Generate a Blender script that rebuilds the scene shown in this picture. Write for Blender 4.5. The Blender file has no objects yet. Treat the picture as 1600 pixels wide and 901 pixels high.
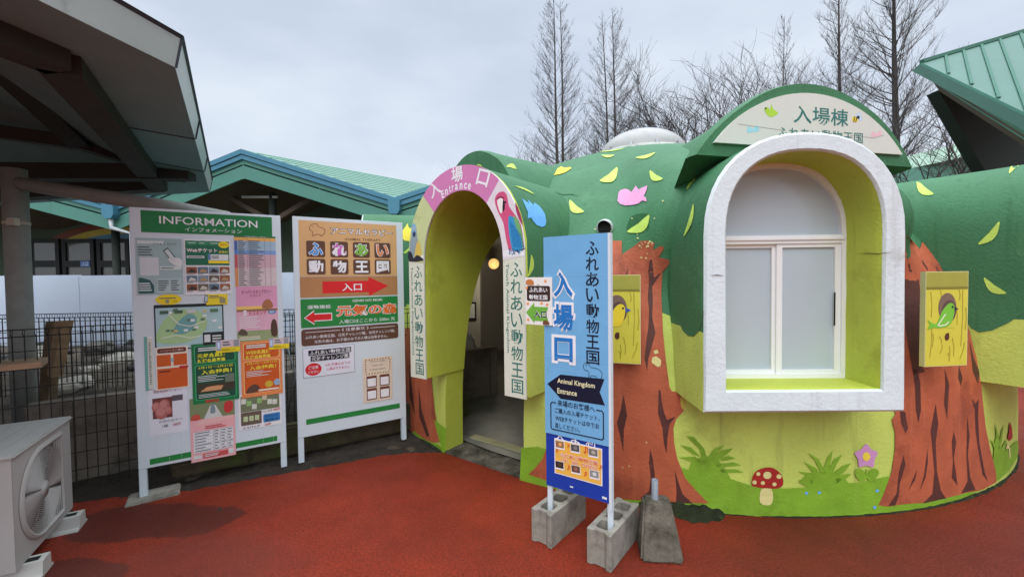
import bpy, bmesh, math, random
from mathutils import Vector, Matrix, noise as mnoise
from mathutils.bvhtree import BVHTree
random.seed(7)
R_ = math.radians
C = bpy.context.scene.collection
scene = bpy.context.scene
# ------------------------------------------------------------------ camera (solved from the boards and concrete blocks)
F_PX, PITCH, ROLL, EYE = 657.1, .028, -.012, 1.517
cam_d = bpy.data.cameras.new('camera'); cam = bpy.data.objects.new('camera', cam_d); C.objects.link(cam)
cam_d.sensor_width = 36; cam_d.lens = F_PX/1600*36; cam_d.clip_start = .05; cam_d.clip_end = 3000
_r0, _u0, _f0 = Vector((1,0,0)), Vector((0,math.sin(PITCH),math.cos(PITCH))), Vector((0,math.cos(PITCH),-math.sin(PITCH)))
_x = _r0*math.cos(ROLL)+_u0*math.sin(ROLL); _y = _u0*math.cos(ROLL)-_r0*math.sin(ROLL)
_m = Matrix((_x,_y,-_f0)).transposed().to_4x4(); _m.translation = (0,0,EYE); cam.matrix_world = _m
scene.camera = cam
# ------------------------------------------------------------------ sky, sun, exposure
SUN_EL, SUN_AZ = R_(40), R_(192)
world = bpy.data.worlds.new('World'); scene.world = world; world.use_nodes = True
nt = world.node_tree; N, LK = nt.nodes, nt.links; N.clear()
out = N.new('ShaderNodeOutputWorld'); bg = N.new('ShaderNodeBackground'); bg.inputs[1].default_value = .1
sky = N.new('ShaderNodeTexSky'); sky.sky_type = 'NISHITA'; sky.sun_disc = False; sky.sun_elevation = SUN_EL; sky.sun_rotation = SUN_AZ; sky.dust_density = 4
tc = N.new('ShaderNodeTexCoord'); sep = N.new('ShaderNodeSeparateXYZ'); LK.new(tc.outputs['Generated'], sep.inputs[0])
mp = N.new('ShaderNodeMapping'); mp.inputs['Scale'].default_value = (1.3,1.3,3.2); LK.new(tc.outputs['Generated'], mp.inputs[0])
nz = N.new('ShaderNodeTexNoise'); nz.inputs['Scale'].default_value = 2.2; nz.inputs['Detail'].default_value = 5; nz.inputs['Roughness'].default_value = .5; LK.new(mp.outputs[0], nz.inputs[0])
rmp = N.new('ShaderNodeValToRGB'); rmp.color_ramp.elements[0].position = .34; rmp.color_ramp.elements[0].color = (.80,.83,.88,1); rmp.color_ramp.elements[1].position = .66; rmp.color_ramp.elements[1].color = (1.0,1.0,1.0,1); LK.new(nz.outputs[0], rmp.inputs[0])
grad = N.new('ShaderNodeValToRGB'); LK.new(sep.outputs[2], grad.inputs[0]); cr = grad.color_ramp
cr.elements[0].position = 0; cr.elements[0].color = (.76,.81,.87,1)
cr.elements[1].position = 1; cr.elements[1].color = (3.4,3.6,3.8,1)
e = cr.elements.new(.22); e.color = (.655,.715,.795,1)
e = cr.elements.new(.62); e.color = (.60,.665,.755,1)
e = cr.elements.new(.78); e.color = (2.1,2.25,2.4,1)
mul = N.new('ShaderNodeVectorMath'); mul.operation = 'MULTIPLY'; LK.new(rmp.outputs[0], mul.inputs[0]); LK.new(grad.outputs[0], mul.inputs[1])
scl = N.new('ShaderNodeVectorMath'); scl.operation = 'SCALE'; scl.inputs['Scale'].default_value = 10.9; LK.new(mul.outputs[0], scl.inputs[0])
mix = N.new('ShaderNodeMix'); mix.data_type = 'RGBA'; mix.inputs[0].default_value = .9; LK.new(sky.outputs[0], mix.inputs[6]); LK.new(scl.outputs[0], mix.inputs[7])
LK.new(mix.outputs[2], bg.inputs[0]); LK.new(bg.outputs[0], out.inputs[0])
sun_d = bpy.data.lights.new('sun','SUN'); sun_d.energy = 1.15; sun_d.angle = R_(45); sun_d.color = (1,.99,.975)
sun = bpy.data.objects.new('sun', sun_d); C.objects.link(sun)
sun.rotation_euler = Vector((-math.sin(SUN_AZ)*math.cos(SUN_EL), -math.cos(SUN_AZ)*math.cos(SUN_EL), -math.sin(SUN_EL))).to_track_quat('-Z','Y').to_euler()
scene.view_settings.view_transform = 'Standard'; scene.view_settings.look = 'None'; scene.view_settings.gamma = 1; scene.view_settings.use_curve_mapping = False
scene.view_settings.exposure = .24
# ------------------------------------------------------------------ measuring helpers: sight lines of the survey photo to points on real planes
def ray(u, v):
    a, b = u-800, v-450.5
    px = a*math.cos(ROLL)+b*math.sin(ROLL); py = -a*math.sin(ROLL)+b*math.cos(ROLL)
    return (_r0*px - _u0*py)/F_PX + _f0
EYEV = Vector((0,0,EYE))
def on_z(u, v, z=0.): d = ray(u,v); return EYEV + d*((z-EYE)/d.z)
def on_y(u, v, y): d = ray(u,v); return EYEV + d*(y/d.y)
def on_plane(u, v, p0, n): d = ray(u,v); n = Vector(n); return EYEV + d*((Vector(p0)-EYEV).dot(n)/d.dot(n))
# ------------------------------------------------------------------ materials
def lin(c): c /= 255; return c/12.92 if c <= .04045 else ((c+.055)/1.055)**2.4
def S(r, g, b, k=1.): return (min(lin(r)*k,.95), min(lin(g)*k,.95), min(lin(b)*k,.95))
MATS = {}
def mat(name, col, rough=.7, var=.12, scale=6., bump=0., bscale=60., spec=.3, metal=0., col2=None, thr=None, dirt=None, emit=0., streak=None):
    if name in MATS: return MATS[name]
    m = bpy.data.materials.new(name); m.use_nodes = True; t = m.node_tree; n, l = t.nodes, t.links
    b = n['Principled BSDF']; b.inputs['Roughness'].default_value = rough; b.inputs['Metallic'].default_value = metal
    b.inputs['Specular IOR Level'].default_value = spec
    co = n.new('ShaderNodeTexCoord')
    base = (*col, 1)
    last = None
    if var > 0 or col2:
        a = n.new('ShaderNodeTexNoise'); a.inputs['Scale'].default_value = scale; a.inputs['Detail'].default_value = 8; a.inputs['Roughness'].default_value = .62
        l.new(co.outputs['Object'], a.inputs['Vector'])
        rp = n.new('ShaderNodeValToRGB'); l.new(a.outputs[0], rp.inputs[0])
        lo, hi = thr or (.3,.7)
        rp.color_ramp.elements[0].position = lo; rp.color_ramp.elements[1].position = hi
        c2 = col2 or tuple(min(x*(1+var),1) for x in col)
        c1 = col if col2 else tuple(x*(1-var) for x in col)
        rp.color_ramp.elements[0].color = (*c1,1); rp.color_ramp.elements[1].color = (*c2,1)
        last = rp.outputs[0]
    if dirt:   # (colour, scale, low, high): irregular stains
        a = n.new('ShaderNodeTexNoise'); a.inputs['Scale'].default_value = dirt[1]; a.inputs['Detail'].default_value = 10; a.inputs['Roughness'].default_value = .7
        l.new(co.outputs['Object'], a.inputs['Vector'])
        mr = n.new('ShaderNodeMapRange'); mr.inputs[1].default_value = dirt[2]; mr.inputs[2].default_value = dirt[3]; l.new(a.outputs[0], mr.inputs[0])
        mx = n.new('ShaderNodeMix'); mx.data_type = 'RGBA'; l.new(mr.outputs[0], mx.inputs[0]); mx.inputs[7].default_value = (*dirt[0],1)
        if last: l.new(last, mx.inputs[6])
        else: mx.inputs[6].default_value = base
        last = mx.outputs[2]
    if streak:  # (colour, low, high): runs left by rain
        mg_=n.new('ShaderNodeMapping'); mg_.inputs['Scale'].default_value=(9,9,.55); l.new(co.outputs['Object'],mg_.inputs[0])
        a = n.new('ShaderNodeTexNoise'); a.inputs['Scale'].default_value = 1.6; a.inputs['Detail'].default_value = 8; a.inputs['Roughness'].default_value = .65; l.new(mg_.outputs[0], a.inputs['Vector'])
        mr = n.new('ShaderNodeMapRange'); mr.inputs[1].default_value = streak[1]; mr.inputs[2].default_value = streak[2]; mr.inputs[4].default_value=.75; l.new(a.outputs[0], mr.inputs[0])
        mx = n.new('ShaderNodeMix'); mx.data_type = 'RGBA'; l.new(mr.outputs[0], mx.inputs[0]); l.new(last, mx.inputs[6]); mx.inputs[7].default_value = (*streak[0],1); last = mx.outputs[2]
    if last: l.new(last, b.inputs['Base Color'])
    else: b.inputs['Base Color'].default_value = base
    if bump:
        a = n.new('ShaderNodeTexNoise'); a.inputs['Scale'].default_value = bscale; a.inputs['Detail'].default_value = 6; a.inputs['Roughness'].default_value = .6
        l.new(co.outputs['Object'], a.inputs['Vector'])
        bp = n.new('ShaderNodeBump'); bp.inputs['Strength'].default_value = 1; bp.inputs['Distance'].default_value = bump
        l.new(a.outputs[0], bp.inputs['Height']); l.new(bp.outputs[0], b.inputs['Normal'])
    if emit: b.inputs['Emission Color'].default_value = base; b.inputs['Emission Strength'].default_value = emit
    MATS[name] = m; return m
def ink(r, g, b, k=1.):       # printed colour
    return mat('print_%d_%d_%d' % (r,g,b), S(r,g,b,k), rough=.45, var=.05, scale=9, spec=.35)
STUCCO = dict(rough=.62, bump=.004, bscale=55, spec=.35)
M_lime = mat('lime_stucco', S(190,206,98), var=.10, scale=2.5, dirt=(S(132,138,64),1.3,.54,.8), streak=(S(140,148,76),.56,.78), **STUCCO)
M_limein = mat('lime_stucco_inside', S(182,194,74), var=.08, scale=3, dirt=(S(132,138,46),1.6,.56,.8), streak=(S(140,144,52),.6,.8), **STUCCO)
M_canopy = mat('green_stucco', S(60,114,76), var=.14, scale=1.6, dirt=(S(104,160,114),1.1,.56,.85), streak=(S(34,88,46),.54,.76), **STUCCO)
M_canopyd = mat('deep_green_stucco', S(30,88,44), var=.12, scale=2.2, **STUCCO)
M_white = mat('white_stucco', S(208,219,221), var=.05, scale=5, rough=.62, bump=.0035, bscale=42, spec=.3, dirt=(S(160,160,154),3.,.6,.85), streak=(S(176,176,172),.58,.8))
M_trunk = mat('trunk_paint', S(174,90,60), var=.16, scale=6, dirt=(S(118,58,42),2.2,.52,.75), streak=(S(196,112,80),.52,.78), **STUCCO)
M_bark = mat('bark_line_paint', S(84,46,40), var=.16, scale=9, dirt=(S(120,66,50),7,.6,.8), **STUCCO)
M_rim = mat('stub_paint', S(196,182,84), var=.08, scale=8, **STUCCO)
M_grass = mat('grass_paint', S(124,166,42), var=.14, scale=7, dirt=(S(88,118,34),2.4,.54,.75), streak=(S(134,170,60),.54,.78), **STUCCO)
M_leaf = mat('leaf_paint', S(186,216,96), var=.08, scale=7, **STUCCO)
M_paint = {k: mat(k+'_paint', S(*c), var=.06, scale=9, **STUCCO) for k, c in dict(pink=(222,150,190), blue=(104,172,232), yellow=(226,204,62), red=(160,38,32), cream=(214,206,140), mauve=(196,142,186), orange=(222,166,50), brown=(110,58,44)).items()}
M_inner = mat('inner_plaster', S(178,174,166), var=.06, scale=2, rough=.8, bump=.003, bscale=40)
M_ifloor = mat('worn_concrete_floor', S(104,106,98), var=.2, scale=5, rough=.32, bump=.001, bscale=90, dirt=(S(70,72,66),2,.5,.7))
M_conc = mat('grey_concrete', S(150,146,136), var=.16, scale=9, rough=.9, bump=.003, bscale=130, dirt=(S(82,77,68),6,.46,.72), streak=(S(104,98,88),.5,.75))
M_concd = mat('mossy_concrete', S(104,97,86), var=.3, scale=11, rough=.95, bump=.006, bscale=60, dirt=(S(54,52,42),7,.42,.60))
M_alu = mat('white_aluminium', S(226,228,230), var=.03, rough=.35, spec=.5)
M_board = mat('white_board', S(210,221,228), var=.03, scale=2.5, rough=.5, dirt=(S(178,182,190),3.5,.62,.82))
M_frost = mat('frosted_glass', S(196,210,222), var=.05, scale=1.5, rough=.14, spec=.6)
_t=M_frost.node_tree; _tr=_t.nodes.new('ShaderNodeBsdfTranslucent'); _tr.inputs[0].default_value=(.72,.78,.82,1); _mx=_t.nodes.new('ShaderNodeMixShader'); _mx.inputs[0].default_value=.22
_t.links.new(_t.nodes['Principled BSDF'].outputs[0],_mx.inputs[1]); _t.links.new(_tr.outputs[0],_mx.inputs[2]); _t.links.new(_mx.outputs[0],_t.nodes['Material Output'].inputs[0])
M_plas = mat('grey_plastic', S(190,190,184), var=.04, rough=.4)
M_steel = mat('galvanised_steel', S(150,156,160), var=.15, scale=12, rough=.42, metal=.7)
M_black = mat('black_wire', S(34,36,36), var=.2, rough=.6)
M_dark = mat('dark_recess', S(26,28,28), var=.2, rough=.8)
M_wood = mat('weathered_wood', S(150,126,96), var=.25, scale=14, rough=.8, bump=.003, bscale=50)
M_woodd = mat('damp_timber', S(74,66,50), var=.3, scale=10, rough=.9, bump=.004, bscale=60, dirt=(S(70,84,36),4,.5,.7))
M_teal = mat('teal_fascia', S(84,136,122), var=.07, scale=3, rough=.5)
M_blueg = mat('blue_gutter', S(76,130,152), var=.07, scale=3, rough=.42)
M_roofg = mat('pale_green_roofing', S(120,154,140), var=.08, scale=2, rough=.45)
M_roofgs = mat('roof_seam', S(96,146,126), var=.08, rough=.5)
M_soff = mat('brown_soffit', S(98,84,74), var=.12, scale=4, rough=.85)
M_dwall = mat('dark_wall_board', S(86,100,84), var=.1, scale=3, rough=.8)
M_dgreen = mat('green_wall_board', S(110,160,70), var=.1, scale=3, rough=.8)
M_ply = mat('brown_ply_ceiling', S(106,136,136), var=.12, scale=5, rough=.9)
M_beam = mat('dark_roof_beam', S(58,64,60), var=.15, scale=6, rough=.85)
M_fas = mat('grey_metal_fascia', S(176,190,186), var=.08, scale=3, rough=.38, spec=.5, dirt=(S(120,128,122),4,.58,.8))
M_fasd = mat('dark_roof_trim', S(62,66,76), var=.1, rough=.5)
M_post = mat('grey_painted_post', S(150,152,146), var=.12, scale=8, rough=.7, bump=.002, bscale=80)
M_sheet = mat('white_wall_sheet', S(214,226,244), var=.03, scale=1, rough=.45)
M_rock = mat('rock', S(120,116,110), var=.35, scale=3, rough=.95, bump=.02, bscale=9, dirt=(S(50,48,46),2.4,.5,.68))
M_soil = mat('dark_soil', S(52,46,40), var=.4, scale=9, rough=1, bump=.02, bscale=40)
M_treeb = mat('grey_bark', S(74,68,66), var=.25, scale=3, rough=.95)
M_twig = mat('bare_twig', S(98,92,92), var=.2, scale=2, rough=.95)
# ------------------------------------------------------------------ object helpers
def thing(name, label, cat, M=None, group=None, kind=None):
    o = bpy.data.objects.new(name, None); C.objects.link(o); o.empty_display_size = .1
    if M is not None: o.matrix_world = M
    o['label'] = label; o['category'] = cat
    if group: o['group'] = group
    if kind: o['kind'] = kind
    return o
def tag(o, label=None, cat=None, group=None, kind=None):
    if label: o['label'] = label
    if cat: o['category'] = cat
    if group: o['group'] = group
    if kind: o['kind'] = kind
    return o
class MB:
    """collects shapes; build() links them as ONE mesh. Flat shapes live in local XZ, layers step towards -Y."""
    def __init__(s, y0=0.): s.v=[]; s.f=[]; s.m=[]; s.mats=[]; s.y0=y0; s.smooth=set()
    def mi(s, m):
        if m not in s.mats: s.mats.append(m)
        return s.mats.index(m)
    def face(s, pts, m): b=len(s.v); s.v += [tuple(p) for p in pts]; s.f.append(tuple(range(b,b+len(pts)))); s.m.append(s.mi(m))
    def add(s, vs, fs, m, smooth=False):
        b=len(s.v); s.v += [tuple(p) for p in vs]; k=s.mi(m)
        for f in fs:
            if smooth: s.smooth.add(len(s.f))
            s.f.append(tuple(b+i for i in f)); s.m.append(k)
    def Y(s, L): s.k=getattr(s,'k',0)+1; return s.y0-.0007*L-1.5e-5*s.k
    def poly(s, pts, m, L=1, smooth=0):
        if smooth: pts = curve(pts, smooth)
        yy = s.Y(L); s.face([(x, yy, z) for x, z in pts], m)
    def rect(s, x0, z0, x1, z1, m, L=1): s.poly([(x0,z0),(x1,z0),(x1,z1),(x0,z1)], m, L)
    def rrect(s, x0, z0, x1, z1, m, L=1, r=.01):
        p=[]
        for cx,cz,a in ((x1-r,z0+r,-90),(x1-r,z1-r,0),(x0+r,z1-r,90),(x0+r,z0+r,180)):
            p += [(cx+r*math.cos(R_(a+t)), cz+r*math.sin(R_(a+t))) for t in (0,30,60,90)]
        s.poly(p, m, L)
    def disc(s, cx, cz, rx, rz=None, m=None, L=1, n=24):
        rz = rz or rx; s.poly([(cx+rx*math.cos(2*math.pi*i/n), cz+rz*math.sin(2*math.pi*i/n)) for i in range(n)], m, L)
    def line(s, pts, w, m, L=1):
        for (x0,z0),(x1,z1) in zip(pts,pts[1:]):
            d=math.hypot(x1-x0,z1-z0) or 1; nx,nz=-(z1-z0)/d*w/2,(x1-x0)/d*w/2; ex,ez=(x1-x0)/d*w*.3,(z1-z0)/d*w*.3
            s.poly([(x0-ex+nx,z0-ez+nz),(x0-ex-nx,z0-ez-nz),(x1+ex-nx,z1+ez-nz),(x1+ex+nx,z1+ez+nz)], m, L)
    def bars(s, x0, z0, x1, z1, n, m, L=2, seed=1, fill=.5):   # blocks of print too small to read
        rg=random.Random(seed); h=(z1-z0)/n
        for i in range(n):
            z=z1-(i+.5)*h; xe=x0+(x1-x0)*rg.uniform(.55,1)
            s.rect(x0, z-h*fill/2, xe, z+h*fill/2, m, L)
    def text(s, body, cx, cz, w, h, m, L=2, off=0., rot=0.):
        """the lettering BODY fitted to a box w x h (either may be None) centred on cx, cz"""
        c=bpy.data.curves.new('t','FONT'); c.body=body; c.size=1; c.offset=off; c.resolution_u=3; c.space_character=1+off*.9
        o=bpy.data.objects.new('t',c); me=bpy.data.meshes.new_from_object(o)
        P=[v.co.copy() for v in me.vertices]; F=[tuple(p.vertices) for p in me.polygons]
        bpy.data.objects.remove(o); bpy.data.curves.remove(c); bpy.data.meshes.remove(me)
        if not P: return
        x0=min(p.x for p in P); x1=max(p.x for p in P); y0=min(p.y for p in P); y1=max(p.y for p in P)
        yy=s.Y(L)
        sx = w/(x1-x0) if w else None; sy = h/(y1-y0) if h else None
        sx = sx or sy; sy = sy or sx
        ca,sa=math.cos(rot),math.sin(rot); q=[]
        for p in P:
            x=(p.x-(x0+x1)/2)*sx; z=(p.y-(y0+y1)/2)*sy
            q.append((cx+x*ca-z*sa, yy, cz+x*sa+z*ca))
        s.add(q, F, m)
    def vtext(s, body, cx, z_top, size, pitch, m, L=2, off=0., w=None):
        for i,ch in enumerate(body):
            s.text(ch, cx, z_top-pitch*(i+.5), w or size, size, m, L, off)
    def box(s, x0, x1, y0, y1, z0, z1, m, bev=0.):
        if bev:
            bm=bmesh.new(); bmesh.ops.create_cube(bm,size=1,matrix=Matrix.Translation(((x0+x1)/2,(y0+y1)/2,(z0+z1)/2))@Matrix.Diagonal((x1-x0,y1-y0,z1-z0,1)))
            bmesh.ops.bevel(bm,geom=bm.edges[:],offset=bev,segments=2,affect='EDGES'); s.bm(bm,m); return
        v=[(x,y,z) for x in (x0,x1) for y in (y0,y1) for z in (z0,z1)]
        s.add(v,[(0,1,3,2),(4,6,7,5),(0,4,5,1),(2,3,7,6),(0,2,6,4),(1,5,7,3)],m)
    def bm(s, bm, m, smooth=False):
        bm.verts.index_update(); s.add([v.co for v in bm.verts],[[v.index for v in f.verts] for f in bm.faces],m,smooth); bm.free()
    def tube(s, pts, rad, m, n=8, cap=True, smooth=True):
        """tube along pts; rad one radius or one per point"""
        pts=[Vector(p) for p in pts]; rr=rad if isinstance(rad,(list,tuple)) else [rad]*len(pts)
        vs=[]; fs=[]; up=Vector((0,0,1))
        for i,p in enumerate(pts):
            d=(pts[min(i+1,len(pts)-1)]-pts[max(i-1,0)]).normalized()
            a=d.cross(up if abs(d.z)<.95 else Vector((1,0,0))).normalized(); b=a.cross(d)
            vs += [p+(a*math.cos(2*math.pi*k/n)+b*math.sin(2*math.pi*k/n))*rr[i] for k in range(n)]
        for i in range(len(pts)-1):
            fs += [(i*n+k,i*n+(k+1)%n,(i+1)*n+(k+1)%n,(i+1)*n+k) for k in range(n)]
        if cap: fs += [tuple(range(n))[::-1], tuple(range((len(pts)-1)*n,len(pts)*n))]
        s.add(vs,fs,m,smooth)
    def bar(s, a, b, w, h, m):
        """rectangular bar from a to b, w wide (sideways), h high"""
        a,b=Vector(a),Vector(b); d=(b-a).normalized(); sd=d.cross(Vector((0,0,1)) if abs(d.z)<.98 else Vector((0,1,0))).normalized()*w/2; up=sd.cross(d).normalized()*h/2
        v=[a-sd-up,a+sd-up,a+sd+up,a-sd+up,b-sd-up,b+sd-up,b+sd+up,b-sd+up]
        s.add(v,[(0,3,2,1),(4,5,6,7),(0,1,5,4),(1,2,6,5),(2,3,7,6),(3,0,4,7)],m)
    def slab(s, pts, off, m, m2=None):
        """polygon of 3D points given thickness by the vector off"""
        p=[Vector(q) for q in pts]; o=Vector(off); n=len(p); v=p+[q+o for q in p]
        s.add(v,[tuple(range(n))],m); s.add(v,[tuple(range(n,2*n))[::-1]]+[(i,i+n,(i+1)%n+n,(i+1)%n) for i in range(n)],m2 or m)
    def build(s, name, parent=None, M=None, fix=False):
        me=bpy.data.meshes.new(name); me.from_pydata(s.v,[],s.f)
        for m in s.mats: me.materials.append(m)
        me.polygons.foreach_set('material_index',s.m)
        me.polygons.foreach_set('use_smooth',[i in s.smooth for i in range(len(s.f))])
        if fix:
            bm=bmesh.new(); bm.from_mesh(me); bmesh.ops.recalc_face_normals(bm,faces=bm.faces); bm.to_mesh(me); bm.free()
        o=bpy.data.objects.new(name,me); C.objects.link(o)
        if parent: o.parent=parent
        if M is not None:
            if parent: o.matrix_local=M
            else: o.matrix_world=M
        return o
def curve(pts, k=4):
    """closed Catmull-Rom through pts"""
    n=len(pts); o=[]
    for i in range(n):
        p0,p1,p2,p3=[Vector(pts[(i+j)%n]) for j in (-1,0,1,2)]
        for t in range(k):
            t/=k; o.append(tuple(.5*((2*p1)+(p2-p0)*t+(2*p0-5*p1+4*p2-p3)*t*t+(3*p1-p0-3*p2+p3)*t**3)))
    return o
def place(x, y, z=0., yaw=0.): return Matrix.Translation((x,y,z))@Matrix.Rotation(yaw,4,'Z')
def copy_thing(o, M, label=None):
    c=o.copy(); C.objects.link(c); c.matrix_world=M
    if label: c['label']=label
    for ch in o.children:
        d=ch.copy(); C.objects.link(d); d.parent=c
        for g in ch.children:
            h=g.copy(); C.objects.link(h); h.parent=d
    return c
# ================================================================== GROUND
def sheet(name, pts, z, m, kind='structure', label=None):
    b=MB(); b.face([(x,y,z) for x,y in pts], m); o=b.build(name); tag(o,label,None,None,kind); return o
mg = mat('packed_ground', S(84,74,62), var=.4, scale=1.2, rough=1, bump=.02, bscale=14)
sheet('ground', [(-600,-600),(600,-600),(600,600),(-600,600)], -.02, mg)
# red rubber paving with grain, worn pale zone, two damp stains by the air conditioner and painted shade at right front
mp_ = bpy.data.materials.new('red_rubber_paving'); mp_.use_nodes=True; MATS['red_rubber_paving']=mp_
t=mp_.node_tree; n,l=t.nodes,t.links; b=n['Principled BSDF']; b.inputs['Specular IOR Level'].default_value=.3
co=n.new('ShaderNodeTexCoord')
def nz_(sc, det=6, rg=.6):
    a=n.new('ShaderNodeTexNoise'); a.inputs['Scale'].default_value=sc; a.inputs['Detail'].default_value=det; a.inputs['Roughness'].default_value=rg; l.new(co.outputs['Object'],a.inputs['Vector']); return a
def ramp_(src, p0, c0, p1, c1):
    r=n.new('ShaderNodeValToRGB'); l.new(src,r.inputs[0]); r.color_ramp.elements[0].position=p0; r.color_ramp.elements[0].color=(*c0,1); r.color_ramp.elements[1].position=p1; r.color_ramp.elements[1].color=(*c1,1); return r
def mixc(f, a_, b_, mode='MIX'):
    x=n.new('ShaderNodeMix'); x.data_type='RGBA'; x.blend_type=mode
    for s_,i in ((f,0),(a_,6),(b_,7)):
        if hasattr(s_,'links'): l.new(s_,x.inputs[i])
        else: x.inputs[i].default_value=s_
    return x.outputs[2]
grain=ramp_(nz_(80,6,.8).outputs[0],.36,S(88,27,12),.68,S(176,60,29))
wide=ramp_(nz_(1.3,9,.68).outputs[0],.30,(.60,.58,.58),.68,(1.12,1.10,1.06))
colr=mixc(1.,grain.outputs[0],wide.outputs[0],'MULTIPLY')
speck=ramp_(nz_(60,3,.85).outputs[0],.62,(0,0,0),.70,(.8,.8,.8))
colr=mixc(speck.outputs[0],colr,(*S(60,30,24),1))
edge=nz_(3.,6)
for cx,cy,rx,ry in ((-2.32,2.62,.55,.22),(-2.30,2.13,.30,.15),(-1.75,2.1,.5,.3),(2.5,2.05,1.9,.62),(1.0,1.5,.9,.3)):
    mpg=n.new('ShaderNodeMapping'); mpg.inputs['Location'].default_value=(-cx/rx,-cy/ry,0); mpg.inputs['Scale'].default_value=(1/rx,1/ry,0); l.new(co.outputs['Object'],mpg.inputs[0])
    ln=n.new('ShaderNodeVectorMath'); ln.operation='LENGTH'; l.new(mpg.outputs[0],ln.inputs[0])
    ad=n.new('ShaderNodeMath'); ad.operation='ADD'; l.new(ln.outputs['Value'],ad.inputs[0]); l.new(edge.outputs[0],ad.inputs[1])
    wet_or_shade=rx!=.5; soft=rx>.6  # soft ellipses are right-front shade put into the colour, not damp
    mr=n.new('ShaderNodeMapRange'); mr.inputs[1].default_value=1.1 if soft else 1.42; mr.inputs[2].default_value=1.9 if soft else 1.5 if wet_or_shade else 2.; mr.inputs[3].default_value=.5 if soft else .72 if wet_or_shade else .32; mr.inputs[4].default_value=0; l.new(ad.outputs[0],mr.inputs[0])
    colr=mixc(mr.outputs[0],colr,(*(S(66,27,20) if wet_or_shade else S(116,62,54)),1))
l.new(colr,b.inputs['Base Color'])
rr0=n.new('ShaderNodeMapRange'); rr0.inputs[1].default_value=.35; rr0.inputs[2].default_value=.65; rr0.inputs[3].default_value=.36; rr0.inputs[4].default_value=.78; l.new(nz_(.9,6).outputs[0],rr0.inputs[0]); l.new(rr0.outputs[0],b.inputs['Roughness'])
bp=n.new('ShaderNodeBump'); bp.inputs['Distance'].default_value=.008; bp.inputs['Strength'].default_value=1; l.new(nz_(90,4,.7).outputs[0],bp.inputs['Height']); l.new(bp.outputs[0],b.inputs['Normal'])
edge_pts=[(-9,-.2),(-5.2,1.45),(-3.9,2.42),(-3.05,2.86),(-2.34,3.01),(-1.65,3.32),(-1.12,3.57),(-.83,3.62),(-.62,3.60),(-.35,3.75)]
rg=random.Random(3); ep=[]
for a_,b_ in zip(edge_pts,edge_pts[1:]):
    k=14
    for i in range(k): ep.append((a_[0]+(b_[0]-a_[0])*i/k+rg.uniform(-.008,.008), a_[1]+(b_[1]-a_[1])*i/k+rg.uniform(-.012,.012)))
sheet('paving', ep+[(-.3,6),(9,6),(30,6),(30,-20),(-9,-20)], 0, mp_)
# dark gravelly soil strip between the paving and the fence
bm=bmesh.new(); bmesh.ops.create_grid(bm,x_segments=120,y_segments=24,size=.5)
for v in bm.verts:
    u_=v.co.x+.5; w_=v.co.y+.5
    p=Vector((-5.2,1.3,0)).lerp(Vector((-.5,4.25,0)),u_)+Vector((-.53,.85,0))*(w_*1.5-.62)
    v.co=Vector((p.x,p.y,-.014+.03*max(0,w_-.3)+.020*mnoise.noise(p*7)+.010*mnoise.noise(p*26)))
sb=MB(); sb.bm(bm,M_soil,True); tag(sb.build('soil_strip'),None,None,None,'structure')
# ================================================================== DOME HOUSE
DC=Vector((1.88,6.05,0)); DR, DH, DA, DB = 3.47, 3.25, 1.45, 3.2
def dome_r(z, R=DR, H=DH): return R if z<=0 else (R*(1-(z/H)**DB)**(1/DA) if z<H else 0)
def sstep(a, b, x): x=max(0,min(1,(x-a)/(b-a))); return x*x*(3-2*x)
def bulge(th, z):      # thick render built up where hood, gable and dome meet
    d=(math.degrees(th)+180)%360-180
    return .50*sstep(-112.5,-101,d)*(1-sstep(-80,-71,d))*sstep(1.35,2.05,z)*(1-sstep(2.25,3.0,z))
def zb(th): return 1.18+.10*abs(math.sin(th*7.5+.4))+.04*math.sin(th*19)
house = thing('dome_house','round green and lime dome house painted like trees with leaves and birds','building',place(DC.x,DC.y))
MI=house.matrix_world.inverted()
def dome_solid(R, H, mats, zlow, rows_lo=10, rows_hi=52, nth=240, extra_low=False):
    bm=bmesh.new(); rings=[]
    for i in range(rows_lo+rows_hi):
        ring=[]
        for k in range(nth):
            th=2*math.pi*k/nth; b0=zb(th)
            if i<=rows_lo: z=zlow+(b0-zlow)*i/rows_lo; r=dome_r(z,R,H)
            else:
                f=(i-rows_lo)/rows_hi; t0=math.asin(min(1,(b0/H)**(DB/2))); tt=t0+(math.pi/2-t0)*f
                z=H*math.sin(tt)**(2/DB); r=R*max(0,math.cos(tt))**(2/DA)
            if mats: r+=bulge(th,z)
            p=Vector((DC.x+r*math.cos(th),DC.y+r*math.sin(th),z))
            if mats: p += Vector((math.cos(th),math.sin(th),0))*(.010*mnoise.noise(p*1.6)+.002*mnoise.noise(p*4)) if z>.3 else Vector()
            ring.append(bm.verts.new(p))
        rings.append(ring)
    for i in range(len(rings)-1):
        for k in range(nth):
            f=bm.faces.new((rings[i][k],rings[i][(k+1)%nth],rings[i+1][(k+1)%nth],rings[i+1][k])); f.material_index=0 if i<rows_lo else 1
    top=bm.verts.new((DC.x,DC.y,H))
    for k in range(nth): bm.faces.new((rings[-1][k],rings[-1][(k+1)%nth],top)).material_index=1
    bm.faces.new(rings[0][::-1]).material_index=0
    return bm
def to_obj(bm, name, mats):
    bmesh.ops.recalc_face_normals(bm,faces=bm.faces)
    me=bpy.data.meshes.new(name); bm.to_mesh(me); bm.free()
    for m in mats: me.materials.append(m)
    o=bpy.data.objects.new(name,me); C.objects.link(o); return o
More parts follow.
